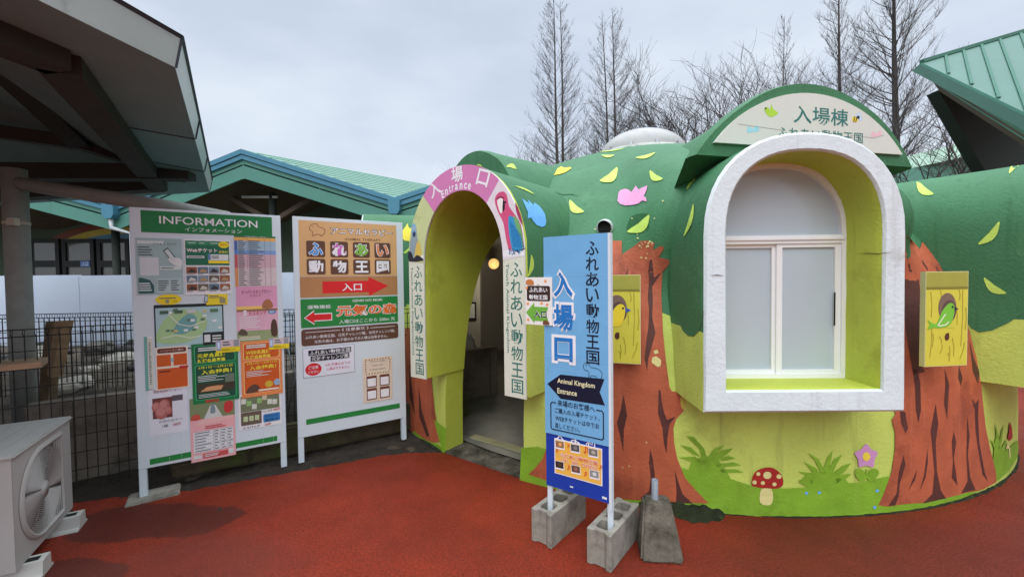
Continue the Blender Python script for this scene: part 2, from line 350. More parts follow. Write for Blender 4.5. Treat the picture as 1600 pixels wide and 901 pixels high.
def boolean(o, cutters):
    for c in cutters:
        md=o.modifiers.new('b','BOOLEAN'); md.operation='DIFFERENCE'; md.object=c; md.solver='EXACT'
    dg=bpy.context.evaluated_depsgraph_get(); dg.update()
    me=bpy.data.meshes.new_from_object(o.evaluated_get(dg)); o.modifiers.clear(); old=o.data; o.data=me; bpy.data.meshes.remove(old)
DM=[M_lime,M_canopy,M_limein,M_inner,M_white]
outer=to_obj(dome_solid(DR,DH,True,0.),'wall',DM)
bmi=dome_solid(DR-.21,DH-.13,False,-.5,nth=120,rows_hi=24)
for f in bmi.faces: f.material_index=3
inner=to_obj(bmi,'inner_void',DM)
def superarch(hw, z0, zs, zt, n=2.2, seg=22, side=(.25,.5,.75)):
    """path from the left foot over the arch to the right foot"""
    p=[(-hw,z0)]+[(-hw,z0+(zs-z0)*s) for s in side]
    for i in range(seg+1):
        a=math.pi-math.pi*i/seg; c,s_=math.cos(a),math.sin(a)
        p.append((hw*math.copysign(abs(c)**(2/n),c), zs+(zt-zs)*abs(s_)**(2/n)))
    return p+[(hw,z0+(zs-z0)*s) for s in side[::-1]]+[(hw,z0)]
def prism(profile, M, y0, y1, mi):
    bm=bmesh.new(); a=[bm.verts.new(M@Vector((x,y0,z))) for x,z in profile]; b=[bm.verts.new(M@Vector((x,y1,z))) for x,z in profile]; n=len(a)
    bm.faces.new(a); bm.faces.new(b[::-1])
    for i in range(n): bm.faces.new((a[i],b[i],b[(i+1)%n],a[(i+1)%n]))
    for f in bm.faces: f.material_index=mi
    return bm
def dormer(M, outp, inp, closed, depth, front_mat, bev=.014, name='dormer'):
    """hollow arched hood: rings along local +Y (into the dome)"""
    ys=[0,bev,.08,.16,.26,.4,.6,.9,depth]; bm=bmesh.new(); N_=len(outp)
    cx=sum(x for x,_ in outp)/N_; cz=sum(z for _,z in outp)/N_
    def ring(path, y, sh):
        r=[]
        for x,z in path:
            d=Vector((x-cx,z-cz)); k=1+sh/max(d.length,.1)
            p=M@Vector((cx+(x-cx)*k,y,cz+(z-cz)*k)); j=.004*mnoise.noise(p*6)
            r.append(bm.verts.new(p+Vector((j,j,j))))
        return r
    O=[ring(outp,y,-bev if i==0 else 0) for i,y in enumerate(ys)]; I=[ring(inp,y,bev*.8 if i==0 else 0) for i,y in enumerate(ys)]
    cnt=N_ if closed else N_-1
    def q(a,b,c,d,mi): bm.faces.new((a,b,c,d)).material_index=mi
    for k in range(cnt):
        j=(k+1)%N_
        q(O[0][k],I[0][k],I[0][j],O[0][j],front_mat); q(O[-1][k],O[-1][j],I[-1][j],I[-1][k],3)
        for i in range(len(ys)-1):
            zc=(outp[k][1]+outp[j][1])/2
            m_=front_mat if i==0 else (1 if zc>1.2 else 0)
            q(O[i][k],O[i][j],O[i+1][j],O[i+1][k],m_); q(I[i][k],I[i+1][k],I[i+1][j],I[i][j],front_mat if i==0 else 2)
    if not closed:
        for k in (0,N_-1):
            for i in range(len(ys)-1): q(O[i][k],O[i+1][k],I[i+1][k],I[i][k],0)
    return to_obj(bm,name,DM)
# local frame of a dormer: x to the viewer's right, y into the dome
def outward(px, py, ox, oy): return Matrix.Translation((px,py,0))@Matrix.Rotation(math.atan2(ox,-oy),4,'Z')
W_OUT=superarch(.535,.763,1.72,2.271,2.25,side=(.15,.3,.456,.6,.8)); W_IN=superarch(.415,.885,1.74,2.172,2.35,side=(.15,.3,.45,.6,.8))
MW=outward(1.575,2.258,-.0222,-1)
def polar(a, r): return DC.x+r*math.cos(R_(a)), DC.y+r*math.sin(R_(a))
MR=outward(*polar(-58.5,3.93),math.cos(R_(-58.5)),math.sin(R_(-58.5)))
ML=outward(*polar(-164,3.78),math.cos(R_(-164)),math.sin(R_(-164)))
MD=outward(-.37,3.18,-.5975,-.802)
D_OUT=superarch(.585,.69,1.66,2.345,2.05,side=(.25,.53,.8)); D_IN=[(x-.012,z) for x,z in superarch(.41,.69,1.63,2.168,2.05,side=(.25,.53,.8))]
hoods=[(dormer(MW,W_OUT,W_IN,True,1.5,4),'window_surround'),(dormer(MR,W_OUT,W_IN,True,1.5,4),'window_surround'),(dormer(ML,W_OUT,W_IN,True,1.5,4),'window_surround'),(dormer(MD,D_OUT,D_IN,False,1.5,2),'entrance_hood')]
# eyebrow gables: barrel segments over the roof
EYB=[(-.862,2.222),(-.80,2.30),(-.70,2.405),(-.56,2.517),(-.34,2.648),(-.10,2.716),(.14,2.71),(.36,2.65),(.55,2.555),(.70,2.435),(.80,2.315),(.862,2.222)]
def eyebrow(M, name):
    p=[(-.862,2.222)]
    for i in range(len(EYB)-1):
        q=[Vector(EYB[max(0,min(len(EYB)-1,i+j))]) for j in (-1,0,1,2)]
        for t in (.25,.5,.75,1.): p.append(tuple(.5*((2*q[1])+(q[2]-q[0])*t+(2*q[0]-5*q[1]+4*q[2]-q[3])*t*t+(3*q[1]-q[0]-3*q[2]+q[3])*t**3)))
    p+=[(x,2.222) for x in (.6,.3,0,-.3,-.6)]; top=2.722
    bm=bmesh.new(); rings=[]
    for y,sh_,zb_,hw in ((0,-.035,2.228,1),(.022,-.008,2.222,1),(.06,0,2.218,1),(.14,0,2.19,.96),(.3,0,2.12,.89),(.5,0,2.05,.80),(.8,0,2.0,.68),(1.2,-.02,1.95,.58),(2.,-.05,1.9,.5)):
        r=[]
        for x,z in p:
            f=max(0,(z-2.222)/(top-2.222)); X=x*hw*(1+sh_); Z=zb_+(top-zb_)*f**(1+.0)*(1+sh_*.6); P_=M@Vector((X,y,Z)); j=.006*mnoise.noise(P_*4); r.append(bm.verts.new(P_+Vector((j,j,j))))
        rings.append(r)
    n_=len(p)
    bm.faces.new(rings[0]).material_index=1; bm.faces.new(rings[-1][::-1]).material_index=1
    for a_,b_ in zip(rings,rings[1:]):
        for k in range(n_): bm.faces.new((a_[k],b_[k],b_[(k+1)%n_],a_[(k+1)%n_])).material_index=1
    return to_obj(bm,name,DM)
ES=Vector((1.21,2.542,0)); ang=R_(12.5); ec=ES+Vector((math.cos(ang),math.sin(ang),0))*.722
ME1=outward(ec.x,ec.y,math.sin(ang),-math.cos(ang)); ME2=outward(-.41,4.12,-.85,-.53)
hoods += [(eyebrow(ME1,'eyebrow_gable'),'eyebrow_gable'),(eyebrow(ME2,'eyebrow_gable'),'eyebrow_gable')]
cut=[to_obj(prism([(x*1.03,z) for x,z in superarch(.41,-.2,1.64,2.18,2.05)],MD@Matrix.Translation((-.012,0,0)),-.6,2.2,2),'cut',DM)]
for M_ in (MW,MR,ML): cut.append(to_obj(prism(superarch(.43,.87,1.74,2.19,2.35),M_,-.5,1.6,2),'cut',DM))
boolean(outer,[inner]+cut)
for o_ in [outer]:
    bm=bmesh.new(); bm.from_mesh(o_.data); bmesh.ops.triangulate(bm,faces=bm.faces); bm.to_mesh(o_.data); bm.free()
# trunk-like base legs of the doorway hood stay part of the dome wall; the hoods lose what would poke into the room
for o,_ in hoods: boolean(o,[inner])
def bvh_of(objs):
    vs=[]; fs=[]
    for o in objs:
        b=len(vs); vs+=[v.co.copy() for v in o.data.vertices]; fs+=[tuple(b+i for i in p.vertices) for p in o.data.polygons]
    return BVHTree.FromPolygons(vs,fs)
def hit_dome(u, v, R=DR, H=DH):
    """sight line to the dome's own skin, continued below ground as a cylinder"""
    d=ray(u,v); t=1.2; f=lambda t_: (lambda p: math.hypot(p.x-DC.x,p.y-DC.y)-dome_r(p.z)-bulge(math.atan2(p.y-DC.y,p.x-DC.x),p.z))(EYEV+d*t_)
    while t<9 and f(t)>0: t+=.04
    a_,b_=t-.04,t
    for _ in range(24):
        m_=(a_+b_)/2
        if f(m_)>0: a_=m_
        else: b_=m_
    p=EYEV+d*b_; nn=Vector((p.x-DC.x,p.y-DC.y,.0)).normalized()
    if p.z>0: q=math.hypot(p.x-DC.x,p.y-DC.y)/DR; nn=Vector((nn.x*DA*q**(DA-1)/DR, nn.y*DA*q**(DA-1)/DR, DB*(p.z/DH)**(DB-1)/DH)).normalized()
    return p,nn
BV=bvh_of([outer]+[o for o,_ in hoods]); BVO=bvh_of([outer])
MU=MB()   # the painted mural
def paint(pts, m, L=1, smooth=0, target='dome', step=9):
    """a painted patch: its outline is dropped onto the real wall surface, cut fine enough to follow the curve"""
    if smooth: pts=curve(pts,smooth)
    bm=bmesh.new(); f=bm.faces.new([bm.verts.new((x,y,0)) for x,y in pts]); f.normal_update(); bmesh.ops.triangulate(bm,faces=[f])
    for ax in (0,1):
        lo=min(p[ax] for p in pts); hi=max(p[ax] for p in pts); c=math.ceil(lo/step)*step
        while c<hi:
            g=bm.verts[:]+bm.edges[:]+bm.faces[:]; no=[0,0,0]; no[ax]=1; co_=[0,0,0]; co_[ax]=c+.013
            bmesh.ops.bisect_plane(bm,geom=g,plane_co=co_,plane_no=no); c+=step
    for v in bm.verts:
        d=ray(v.co.x,v.co.y).normalized(); q,qn=hit_dome(v.co.x,v.co.y)
        p,nn,_,_=(BVO if target=='dome' else BV).ray_cast(EYEV,d)
        if p is None or (target=='dome' and (p-q).length>.06): p,nn=q,qn
        if nn.dot(d)>0: nn=-nn
        v.co=MI@(p+(nn+qn if target=='dome' else nn*2)*.5*((.0055 if target=='dome' else .0025)+.0009*L))
    MU.bm(bm,m)
# ---- painted trunks, grass, leaves and birds (photo-measured outlines)
TR=[(826,740),(836,731),(848,716),(858,690),(872,650),(884,600),(888,540),(886,460),(884,400),(896,384),(910,392),(922,378),(940,388),(953,376),(972,377),(972,398),(990,386),(1001,377),(1012,376),(1023,380),(1020,391),(1034,384),(1038,388),(1029,402),(1045,406),(1048,410),(1035,425),(1033,460),(1036,520),(1040,560),(1046,604),(1050,611),(1067,611),(1071,627),(1068,641),(1056,654),(1052,668),(1053,690),(1058,715),(1070,745),(1089,767),(1107,785),(1075,784),(1062,781),(1053,784),(1042,781),(1020,783),(1000,780),(960,778),(900,764),(850,748)]
GRASS_L=[(812,762),(815,699),(840,697),(870,705),(930,718),(1000,722),(1050,724),(1075,733),(1100,738),(1125,741),(1150,750),(1172,757),(1200,761),(1224,762),(1266,760),(1305,756),(1344,752),(1377,745),(1420,736),(1480,725),(1520,722),(1548,716),(1566,705),(1572,700),(1577,697),(1584,690),(1589,687),(1590,700),(1588,714),(1574,735),(1560,748),(1530,765),(1500,778),(1450,791),(1370,806),(1250,815),(1110,811),(1060,802),(1000,794),(900,778)]
paint(GRASS_L,M_grass,0)
paint(TR,M_trunk,1)
for q in ([(976,432),(983,418),(978,440),(966,470),(966,430)],[(1015,408),(1019,405),(1021,425),(1022,434),(1034,425),(1024,440),(1019,448),(1020,470),(1019,495),(1024,520),(1019,538),(1013,560),(1011,580),(1007,560),(1010,530),(1013,512),(1014,485),(1012,465),(1014,440),(1013,424)],
   [(974,616),(977,630),(980,648),(975,670),(974,705),(969,680),(964,660),(970,640)],[(1029,608),(1032,610),(1034,628),(1038,645),(1042,655),(1055,650),(1046,662),(1043,680),(1041,708),(1037,690),(1035,668),(1028,645)],
   [(1016,700),(1020,716),(1023,740),(1024,762),(1030,776),(1008,776),(1000,777),(1014,766),(1017,745),(1014,722)],[(1054,733),(1060,752),(1066,770),(1082,785),(1056,784),(1057,766)]):
    paint(q,M_bark,2)
paint([(1066,613),(1070,618),(1071,630),(1068,639),(1064,634),(1063,622)],M_rim,2,3)
for q in ([(1021,548),(1027,546),(1029,551),(1023,553)],[(1019,558),(1025,556),(1033,562),(1032,571),(1028,573),(1018,566)]): paint(q,M_paint['cream'],2)
TRR=[(1360,345),(1412,368),(1420,372),(1436,390),(1441,374),(1450,374),(1456,386),(1472,425),(1500,480),(1514,520),(1522,552),(1527,556),(1527,560),(1529,552),(1532,560),(1532,575),(1531,595),(1533,620),(1538,665),(1545,700),(1554,735),(1555,752),(1535,763),(1524,766),(1509,768),(1495,772),(1475,777),(1462,779),(1440,784),(1405,787),(1386,790),(1371,788),(1380,768),(1392,735),(1397,700),(1397,675),(1392,655),(1398,646),(1380,600),(1366,500)]
paint(TRR,M_trunk,1)
paint([(1404,436),(1434,437),(1440,500),(1438,573),(1444,580),(1425,585),(1414,520)],M_bark,2)
for q in ([(1404,640),(1413,643),(1414,655),(1417,668),(1413,676),(1406,660)],[(1422,560),(1432,575),(1436,600),(1437,640),(1433,660),(1429,640),(1428,605)],[(1474,575),(1481,600),(1479,630),(1478,655),(1473,630),(1475,600)],[(1496,570),(1502,590),(1499,602),(1495,590)],
   [(1460,630),(1464,660),(1460,690),(1462,735),(1468,765),(1476,777),(1440,785),(1455,770),(1458,735),(1454,690),(1452,672)],[(1488,673),(1492,690),(1488,715),(1491,735),(1494,757),(1485,745),(1487,720),(1485,690)],[(1509,650),(1513,680),(1510,710),(1514,745),(1522,764),(1500,769),(1510,750),(1508,710)],
   [(1516,622),(1522,630),(1527,622),(1526,650),(1528,690),(1536,735),(1541,750),(1533,740),(1526,700),(1522,670),(1521,640)],[(1447,700),(1448,720),(1444,745),(1435,766),(1442,740)],[(1431,732),(1428,748),(1418,764),(1424,748)],[(1410,710),(1413,725),(1404,755),(1402,775),(1397,788),(1386,789),(1399,770),(1403,735)],
   [(1512,530),(1520,560),(1526,575),(1533,572),(1527,590),(1526,600),(1518,580)],[(1436,402),(1448,420),(1447,424),(1440,412)],[(1415,400),(1424,425),(1420,425)],[(1460,415),(1467,427),(1463,426)]): paint(q,M_bark,2)
def tuft(cx, cy, sx, sy, blades, L=1):
    for a,b,w in blades:
        x,y=cx+a*sx,cy-b*sy; nx,ny=-b*sy,-a*sx; k=w/max(math.hypot(nx,ny),1e-3)
        mx,my=cx+a*sx*.55,cy-b*sy*.62
        paint([(cx-nx*k*.6,cy-ny*k*.6),(mx-nx*k,my-ny*k),(x,y),(mx+nx*k,my+ny*k),(cx+nx*k*.6,cy+ny*k*.6)],M_grass,L,0)
FAN=[(-1,.45,5),(-.95,.7,5),(-.75,1.0,5),(-.42,1.25,5.5),(.1,1.3,5),(.55,1.1,5),(.8,.85,5),(1,.62,5),(1.05,.32,5),(-1.02,.25,5)]
paint(curve([(1075,745),(1080,722),(1100,712),(1120,716),(1140,745),(1128,760),(1085,752)],3),M_grass,1)
for q in ([(1098,722),(1092,700),(1072,680),(1084,682),(1100,700),(1106,720)],[(1082,708),(1062,694),(1080,698),(1094,712)],[(1080,720),(1061,714),(1086,712),(1096,720)],[(1103,716),(1116,700),(1131,695),(1122,704),(1112,718)],[(1112,712),(1128,702),(1145,699),(1136,708),(1118,720)],[(1118,716),(1138,711),(1149,715),(1130,719)],[(1118,724),(1146,721),(1158,726),(1120,729)],[(1120,732),(1150,732),(1162,737),(1122,737)]): paint(q,M_grass,1)
for q in ([(1247,752),(1272,766),(1300,765),(1328,757),(1315,742),(1290,735),(1262,738)],[(1283,740),(1272,718),(1261,706),(1278,716),(1290,738)],[(1270,738),(1255,720),(1274,730),(1284,744)],[(1267,746),(1246,735),(1268,738),(1280,748)],[(1266,754),(1246,749),(1268,748),(1278,756)],[(1285,734),(1292,714),(1300,703),(1297,720),(1292,738)],[(1290,738),(1303,716),(1315,709),(1306,724),(1298,742)],[(1294,742),(1315,727),(1329,722),(1318,736),(1302,748)],[(1298,750),(1316,740),(1330,739),(1318,748),(1300,756)]): paint(q,M_grass,1)
for q in ([(1550,718),(1552,690),(1556,676),(1560,694),(1568,704)],[(1556,700),(1554,675),(1553,660),(1559,680),(1562,700)],[(1559,700),(1562,675),(1567,662),(1563,690)],[(1554,708),(1548,690),(1544,685),(1551,690),(1558,704)],[(1562,700),(1570,686),(1571,690),(1564,706)]): paint(q,M_grass,1,step=6)
paint([(1572,684),(1574,674),(1576,657),(1579,668),(1580,682),(1576,688)],M_paint['red'],2,step=6); paint([(1569,700),(1573,690),(1576,700),(1577,714),(1575,714),(1574,700)],M_paint['cream'],2,step=6)
# mushroom
paint([(1174,757),(1175,744),(1182,734),(1195,729),(1208,730),(1219,739),(1223,750),(1221,758),(1212,762),(1190,761),(1180,759)],M_paint['red'],2,2)
paint([(1189,762),(1204,762),(1207,774),(1205,785),(1198,788),(1188,785),(1186,776)],M_paint['cream'],2,2)
for x,y,r_ in ((1198,741,6.5),(1184,739,3.2),(1216,743,4),(1191,753,3.3),(1209,755,3.4),(1178,752,3.6)): paint([(x+r_*math.cos(a*.628),y+r_*.9*math.sin(a*.628)) for a in range(10)],M_paint['cream'],3)
# flower
paint([(1352+(19 if k%2==0 else 13.5)*math.cos(R_(k*36-90)),712+(20 if k%2==0 else 14)*math.sin(R_(k*36-90))) for k in range(10)],M_paint['mauve'],2,3)
paint([(1352+6*math.cos(a*.628),712+7*math.sin(a*.628)) for a in range(10)],M_paint['yellow'],3)
paint([(1351,732),(1354,732),(1354,746),(1351,746)],M_grass,2); paint([(1353,746),(1347,733),(1338,731),(1334,738),(1342,750)],M_grass,2,2); paint([(1353,746),(1358,733),(1367,731),(1372,738),(1362,750)],M_grass,2,2)
# small blue specks on the grass
for x,y in ((1259,769),(1279,768),(1369,765),(1365,791)): paint([(x-3,y),(x,y-3),(x+3,y),(x,y+3)],M_paint['blue'],2)
# leaves: pale half lens with a darker shadow half
def leaf(x0,y0,x1,y1,w,side=1,shadow=0,target='dome',L=2):
    w*=1.35; d=math.hypot(x1-x0,y1-y0); nx,ny=-(y1-y0)/d*w*side,(x1-x0)/d*w*side
    P=lambda t,k:(x0+(x1-x0)*t+nx*k,y0+(y1-y0)*t+ny*k)
    paint([P(0,0),P(.15,.55),P(.4,1),P(.65,.95),P(.88,.5),P(1,0),P(.5,.08)],M_leaf,L,2,target,8)
    if shadow: paint([P(0,0),P(.25,-.7),P(.5,-.95),P(.8,-.6),P(1,0),P(.5,.05)],M_canopyd,L-1,2,target,8)
for a in ((937,283,964,262,10,1),(1016,267,1036,280,8,1),(891,313,913,331,9,1),(980,362,1014,336,11,1,1),(940,243,960,243,3,1),(993,247,1024,239,4,1),(770,288,804,272,1.6,1)): leaf(*a)
for a in ((1074,297,1090,277,3.2,-1),(1069,369,1084,319,4.5,1),(1433,282,1459,303,9,1),(1577,272,1592,260,5,-1),(1528,381,1561,346,9,1),(1538,433,1573,457,9,1),(804,291,834,304,2,-1),(824,432,829,398,5,1)): leaf(*a,target='all')
leaf(935,238,975,233,1.2,1)
paint([(1060,485),(1062,503),(1067,516),(1075,524),(1084,525),(1092,517),(1098,503),(1100,485)],M_canopy,0,0,'all')
paint([(1488,430),(1500,470),(1508,498),(1517,512),(1530,519),(1550,516),(1576,504),(1606,484),(1606,430)],M_canopy,0,0,'all')
for q in ([(1338,396),(1356,395.2),(1372,396),(1396,393.6),(1372,397.2),(1355,396.4)],[(1108,430),(1120,429),(1134,430.5),(1120,430.4)],[(866,300),(880,304),(893,303),(905,307),(892,304.4),(879,305.2)],[(1010,340),(1013,352),(1011,366),(1014.2,352)]): paint(q,M_bark if q[0][0]!=866 and q[0][0]!=1010 else M_canopyd,2,0,'all',8)
# birds
paint([(1106-140,307),(1106-141+2,302),(968,300),(970,298),(977,296),(982,297),(986,300),(986,302),(990,297),(994,291),(998,297),(1004,294),(1012,291),(1011,297),(1008,304),(1006,307),(1010,310),(1011,316),(1004,314),(998,319),(990,321),(978,322),(970,320),(965,315)],M_paint['pink'],2)
paint([(815,311),(826,318),(824,312),(833,321),(834,317),(842,322),(846,327),(851,335),(853,347),(851,353),(846,355),(838,352),(832,345),(829,340),(824,342),(824,331)],M_paint['blue'],2,target='all')
paint([(856,274),(858,269),(866,266),(872,264),(877,261),(882,263),(892,262),(893,264),(887,268),(884,270),(875,273),(864,275)],M_paint['yellow'],2)
paint([(626,364),(634,354),(637,349),(638,355),(643,358),(643,372),(640,377),(632,376),(628,371),(630,368)],M_paint['yellow'],2,target='all')
paint([(630,395),(639,387),(640,390),(634,396)],M_leaf,2,target='all')
leaf(791,261,806,265,5,-1,target='all'); leaf(745,258,754,261,2,-1,target='all')
# trunk and grass at the left of the doorway
paint([(618,512),(700,508),(702,600),(696,640),(680,652),(672,610),(672,600),(674,592),(690,590)][:1]+[(676,512),(675,592),(680,640),(687,680),(688,690),(668,690),(610,676),(604,600),(612,560)],M_trunk,1)
paint([(648,672),(662,684),(675,690),(686,694),(697,700),(699,712),(680,704),(640,686)],M_grass,2); paint([(679,655),(697,668),(697,708),(688,690)],M_grass,2)
for q in ([(655,600),(660,640),(672,680),(668,682),(656,650)],[(640,560),(644,600),(650,650),(641,620)]): paint(q,M_bark,2)
# chipped paint flecks under the vent
rg=random.Random(5)
for k in range(16):
    x,y=1005+rg.gauss(0,7),383+rg.gauss(0,9); r_=rg.uniform(.8,2); paint([(x-r_,y),(x,y-r_),(x+r_*1.3,y+.3),(x,y+r_)],M_paint['cream'],3)
for x,y in ((930,359),(1023,342),(988,342),(906,384),(1036,315),(973,729),(983,727),(1010,690)): paint([(x-1.3,y),(x,y-1.2),(x+1.5,y),(x,y+1.3)],M_paint['cream'],3)
# join the mural into the wall
def finish(o, name, extra=None):
    bm=bmesh.new(); bm.from_mesh(o.data); bmesh.ops.transform(bm,matrix=MI,verts=bm.verts)
    me=o.data; mats=list(me.materials); bm.to_mesh(me); bm.free()
    for p in me.polygons: p.use_smooth=True
    me.set_sharp_from_angle(angle=R_(40))
    o.parent=house; o.name=name
finish(outer,'wall')
mo=MU.build('mural'); 
bm=bmesh.new(); bm.from_mesh(outer.data); n0=len(bm.faces); base=len(outer.data.materials)
bm.from_mesh(mo.data)
bm.faces.ensure_lookup_table()
for f in bm.faces[n0:]: f.material_index+=base; f.smooth=True
bm.to_mesh(outer.data); bm.free()
for m in MU.mats: outer.data.materials.append(m)
bpy.data.objects.remove(mo)
for o,nm in hoods: finish(o,nm)
for c in cut+[inner]: bpy.data.objects.remove(c)
# windows set at the back of the three hoods
def window(M):
    b=MB(); w,z0,z1,zs=.425,.878,2.18,1.735; y=.262
    def ringbar(path, t, y0, y1, closed=True):
        cx=0; cz=sum(p[1] for p in path)/len(path); k=len(path)
        ins=[(x*(1-t/w), z+(t if z<z0+.05 else 0) - (t*(z-zs)/(z1-zs) if z>zs else 0)) for x,z in path]
        for i in range(k):
            j=(i+1)%k; A,B_,C_,D_=path[i],path[j],ins[j],ins[i]
            v=[(p[0],y0,p[1]) for p in (A,B_,C_,D_)]+[(p[0],y1,p[1]) for p in (A,B_,C_,D_)]
            b.add(v,[(0,1,2,3),(3,2,6,7),(7,6,5,4),(0,4,5,1)],M_alu)
    ringbar(superarch(w,z0,zs,z1,2.3),.034,y,y+.06)
    b.box(-.40,.40,y+.002,y+.055,1.695,1.745,M_alu); b.box(-.40,.40,y-.008,y+.002,1.716,1.728,M_alu)
    fr=b.build('window_frame',house,MI@M)
    b=MB(); y2=y+.012
    for x0,x1,yy,s_ in ((-.392,.012,y2+.012,.022),(.012,.392,y2,.034)):
        b.box(x0,x0+s_,yy,yy+.03,.908,1.695,M_alu); b.box(x1-s_,x1,yy,yy+.03,.908,1.695,M_alu); b.box(x0+s_,x1-s_,yy,yy+.03,.908,.908+.026,M_alu); b.box(x0+s_,x1-s_,yy,yy+.03,1.672,1.695,M_alu)
    b.box(.352,.358,y2-.006,y2,1.2,1.4,M_dark)
    b.build('sash',fr)
    b=MB(); pr=superarch(.40,1.74,1.742,2.15,2.3,side=())
    b.face([(x,y+.03,z) for x,z in pr],M_frost); b.face([(-.375,y2+.027,.93),(-.005,y2+.027,.93),(-.005,y2+.027,1.675),(-.375,y2+.027,1.675)],M_frost); b.face([(.04,y2+.016,.93),(.362,y2+.016,.93),(.362,y2+.016,1.675),(.04,y2+.016,1.675)],M_frost)
    b.build('pane',fr)
for M_ in (MW,MR,ML): window(M_)
# skylight, vent hood, room
sk=MB(); M_sky=mat('weathered_acrylic',S(166,166,164),var=.08,scale=5,rough=.35,dirt=(S(150,146,140),6,.55,.75))
vs=[];fs=[];nn_=40
for i in range(9):
    a=math.pi/2*i/9; r_=.60*math.cos(a); z=3.20+.36*math.sin(a); vs+=[(r_*math.cos(2*math.pi*k/nn_),r_*math.sin(2*math.pi*k/nn_),z) for k in range(nn_)]
vs.append((0,0,3.56))
for i in range(8): fs+=[(i*nn_+k,i*nn_+(k+1)%nn_,(i+1)*nn_+(k+1)%nn_,(i+1)*nn_+k) for k in range(nn_)]
fs+=[(8*nn_+k,8*nn_+(k+1)%nn_,9*nn_) for k in range(nn_)]
sk.add(vs,fs,M_sky,True); so=sk.build('skylight',house)
cb=MB(); vs=[]
for r_,z in ((.68,2.98),(.67,3.16),(.64,3.21),(.60,3.215)): vs+=[(r_*math.cos(2*math.pi*k/nn_),r_*math.sin(2*math.pi*k/nn_),z) for k in range(nn_)]
cb.add(vs,[(i*nn_+k,i*nn_+(k+1)%nn_,(i+1)*nn_+(k+1)%nn_,(i+1)*nn_+k) for i in range(3) for k in range(nn_)],mat('grey_roof_sealant',S(176,180,172),var=.12,rough=.7,dirt=(S(110,116,106),5,.5,.7)),True); 
for k in range(12):
    a=k*math.pi/6; cb.bar((.67*math.cos(a),.67*math.sin(a),3.08),(.60*math.cos(a),.60*math.sin(a),3.26),.02,.012,M_steel)
cb.build('skylight_curb',house)
p,nn=hit_dome(946,356); hz=Vector((nn.x,nn.y,0)).normalized(); Mv=Matrix.Translation(MI@p)@Matrix.Rotation(math.atan2(hz.x,-hz.y),4,'Z')
v=MB(); M_vent=mat('vent_cover',S(196,200,200),var=.05,rough=.32,metal=.3)
ringp=lambda r_,y,n=24:[(r_*math.cos(2*math.pi*k/n),y,r_*math.sin(2*math.pi*k/n)) for k in range(n)]
A=ringp(.064,-.02)+ringp(.064,-.035)+ringp(.055,-.040); v.add(A,[(i*24+k,i*24+(k+1)%24,(i+1)*24+(k+1)%24,(i+1)*24+k) for i in (0,1) for k in range(24)],M_vent,True)
hv=[];hf=[]
for i in range(9):          # a quarter-sphere hood open towards below and front
    a=i/8
    for k in range(17):
        t_=math.pi*(k/16*1.16-.08); hv.append((.057*math.cos(t_)*(1-.12*a*a),-.036-.055*a*(.25+.75*max(0,math.sin(t_))),.057*math.sin(t_)*(1-.22*a*a)+.002))
for i in range(8):
    for k in range(16): hf.append((i*17+k,i*17+k+1,(i+1)*17+k+1,(i+1)*17+k))
v.add(hv,hf,M_vent,True); vo=v.build('vent_hood',house,Mv)
v=MB(); v.face(ringp(.056,-.0365)[::-1],M_dark); v.box(-.05,.05,-.045,-.037,-.02,-.016,M_black); v.box(-.05,.05,-.045,-.037,-.04,-.036,M_black); v.build('vent_louver',vo)
f_=MB(); f_.face([(3.24*math.cos(2*math.pi*k/64),3.24*math.sin(2*math.pi*k/64),.03) for k in range(64)],M_ifloor); f_.build('room_floor',house)
f_=MB(); f_.box(-.425,.40,.20,.52,-.05,.014,M_concd); f_.box(-.42,.40,.52,.60,-.05,.042,mat('worn_step_edge',S(150,146,110),var=.2,scale=8,rough=.7)); f_.build('door_threshold',house,MI@MD@Matrix.Translation((-.012,0,0)))
# ================================================================== SIGNS ON THE HOUSE
WHT=ink(232,232,236); BLK=ink(22,24,34); TEALINK=ink(46,112,104); CREAM=ink(214,218,200); NAVY=ink(18,24,48)
# arched entrance sign on the doorway hood
def arcpt(hw, zs, zt, a, n=2.05): c,s_=math.cos(a),math.sin(a); return (hw*math.copysign(abs(c)**(2/n),c)-.012, zs+(zt-zs)*abs(s_)**(2/n))
es=thing('entrance_sign','arched pink entrance sign with animal photos and cream side panels around the doorway','sign',MD@Matrix.Translation((0,-.013,0)))
def arcband(a0,a1,m,b,L,o=(.592,1.66,2.352),i=(.408,1.63,2.166),k=26):
    P=[arcpt(*o,R_(a0+(a1-a0)*t/k)) for t in range(k+1)]; Q=[arcpt(*i,R_(a0+(a1-a0)*t/k)) for t in range(k+1)]
    for t in range(k): b.poly([P[t],Q[t],Q[t+1],P[t+1]],m,L)
b=MB(); arcband(180,0,WHT,b,0,k=40)
OP=[arcpt(.592,1.66,2.352,R_(180-180*t/40)) for t in range(41)]; IP=[arcpt(.408,1.63,2.166,R_(180-180*t/40)) for t in range(41)]
for path in (OP,IP):
    for p,q in zip(path,path[1:]): b.face([(p[0],0,p[1]),(q[0],0,q[1]),(q[0],.012,q[1]),(p[0],.012,p[1])],WHT)
for x0,x1 in ((-.604,-.42),(.396,.58)): b.box(x0,x1,0,.012,.685,1.70,CREAM); b.rect(x0,1.655,x1,1.70,WHT,1)
b.build('backing_board',es)
b=MB(); PINK=ink(206,126,176); arcband(132,50,PINK,b,1)
for ch,a,sz in (('入',119,.125),('場',92,.125),('口',64,.12)):
    o_=arcpt(.592,1.66,2.352,R_(a)); i_=arcpt(.408,1.63,2.166,R_(a)); b.text(ch,i_[0]*.33+o_[0]*.67,i_[1]*.33+o_[1]*.67,sz*.95,sz*.96,WHT,2,.02,R_((a-92)*.72))
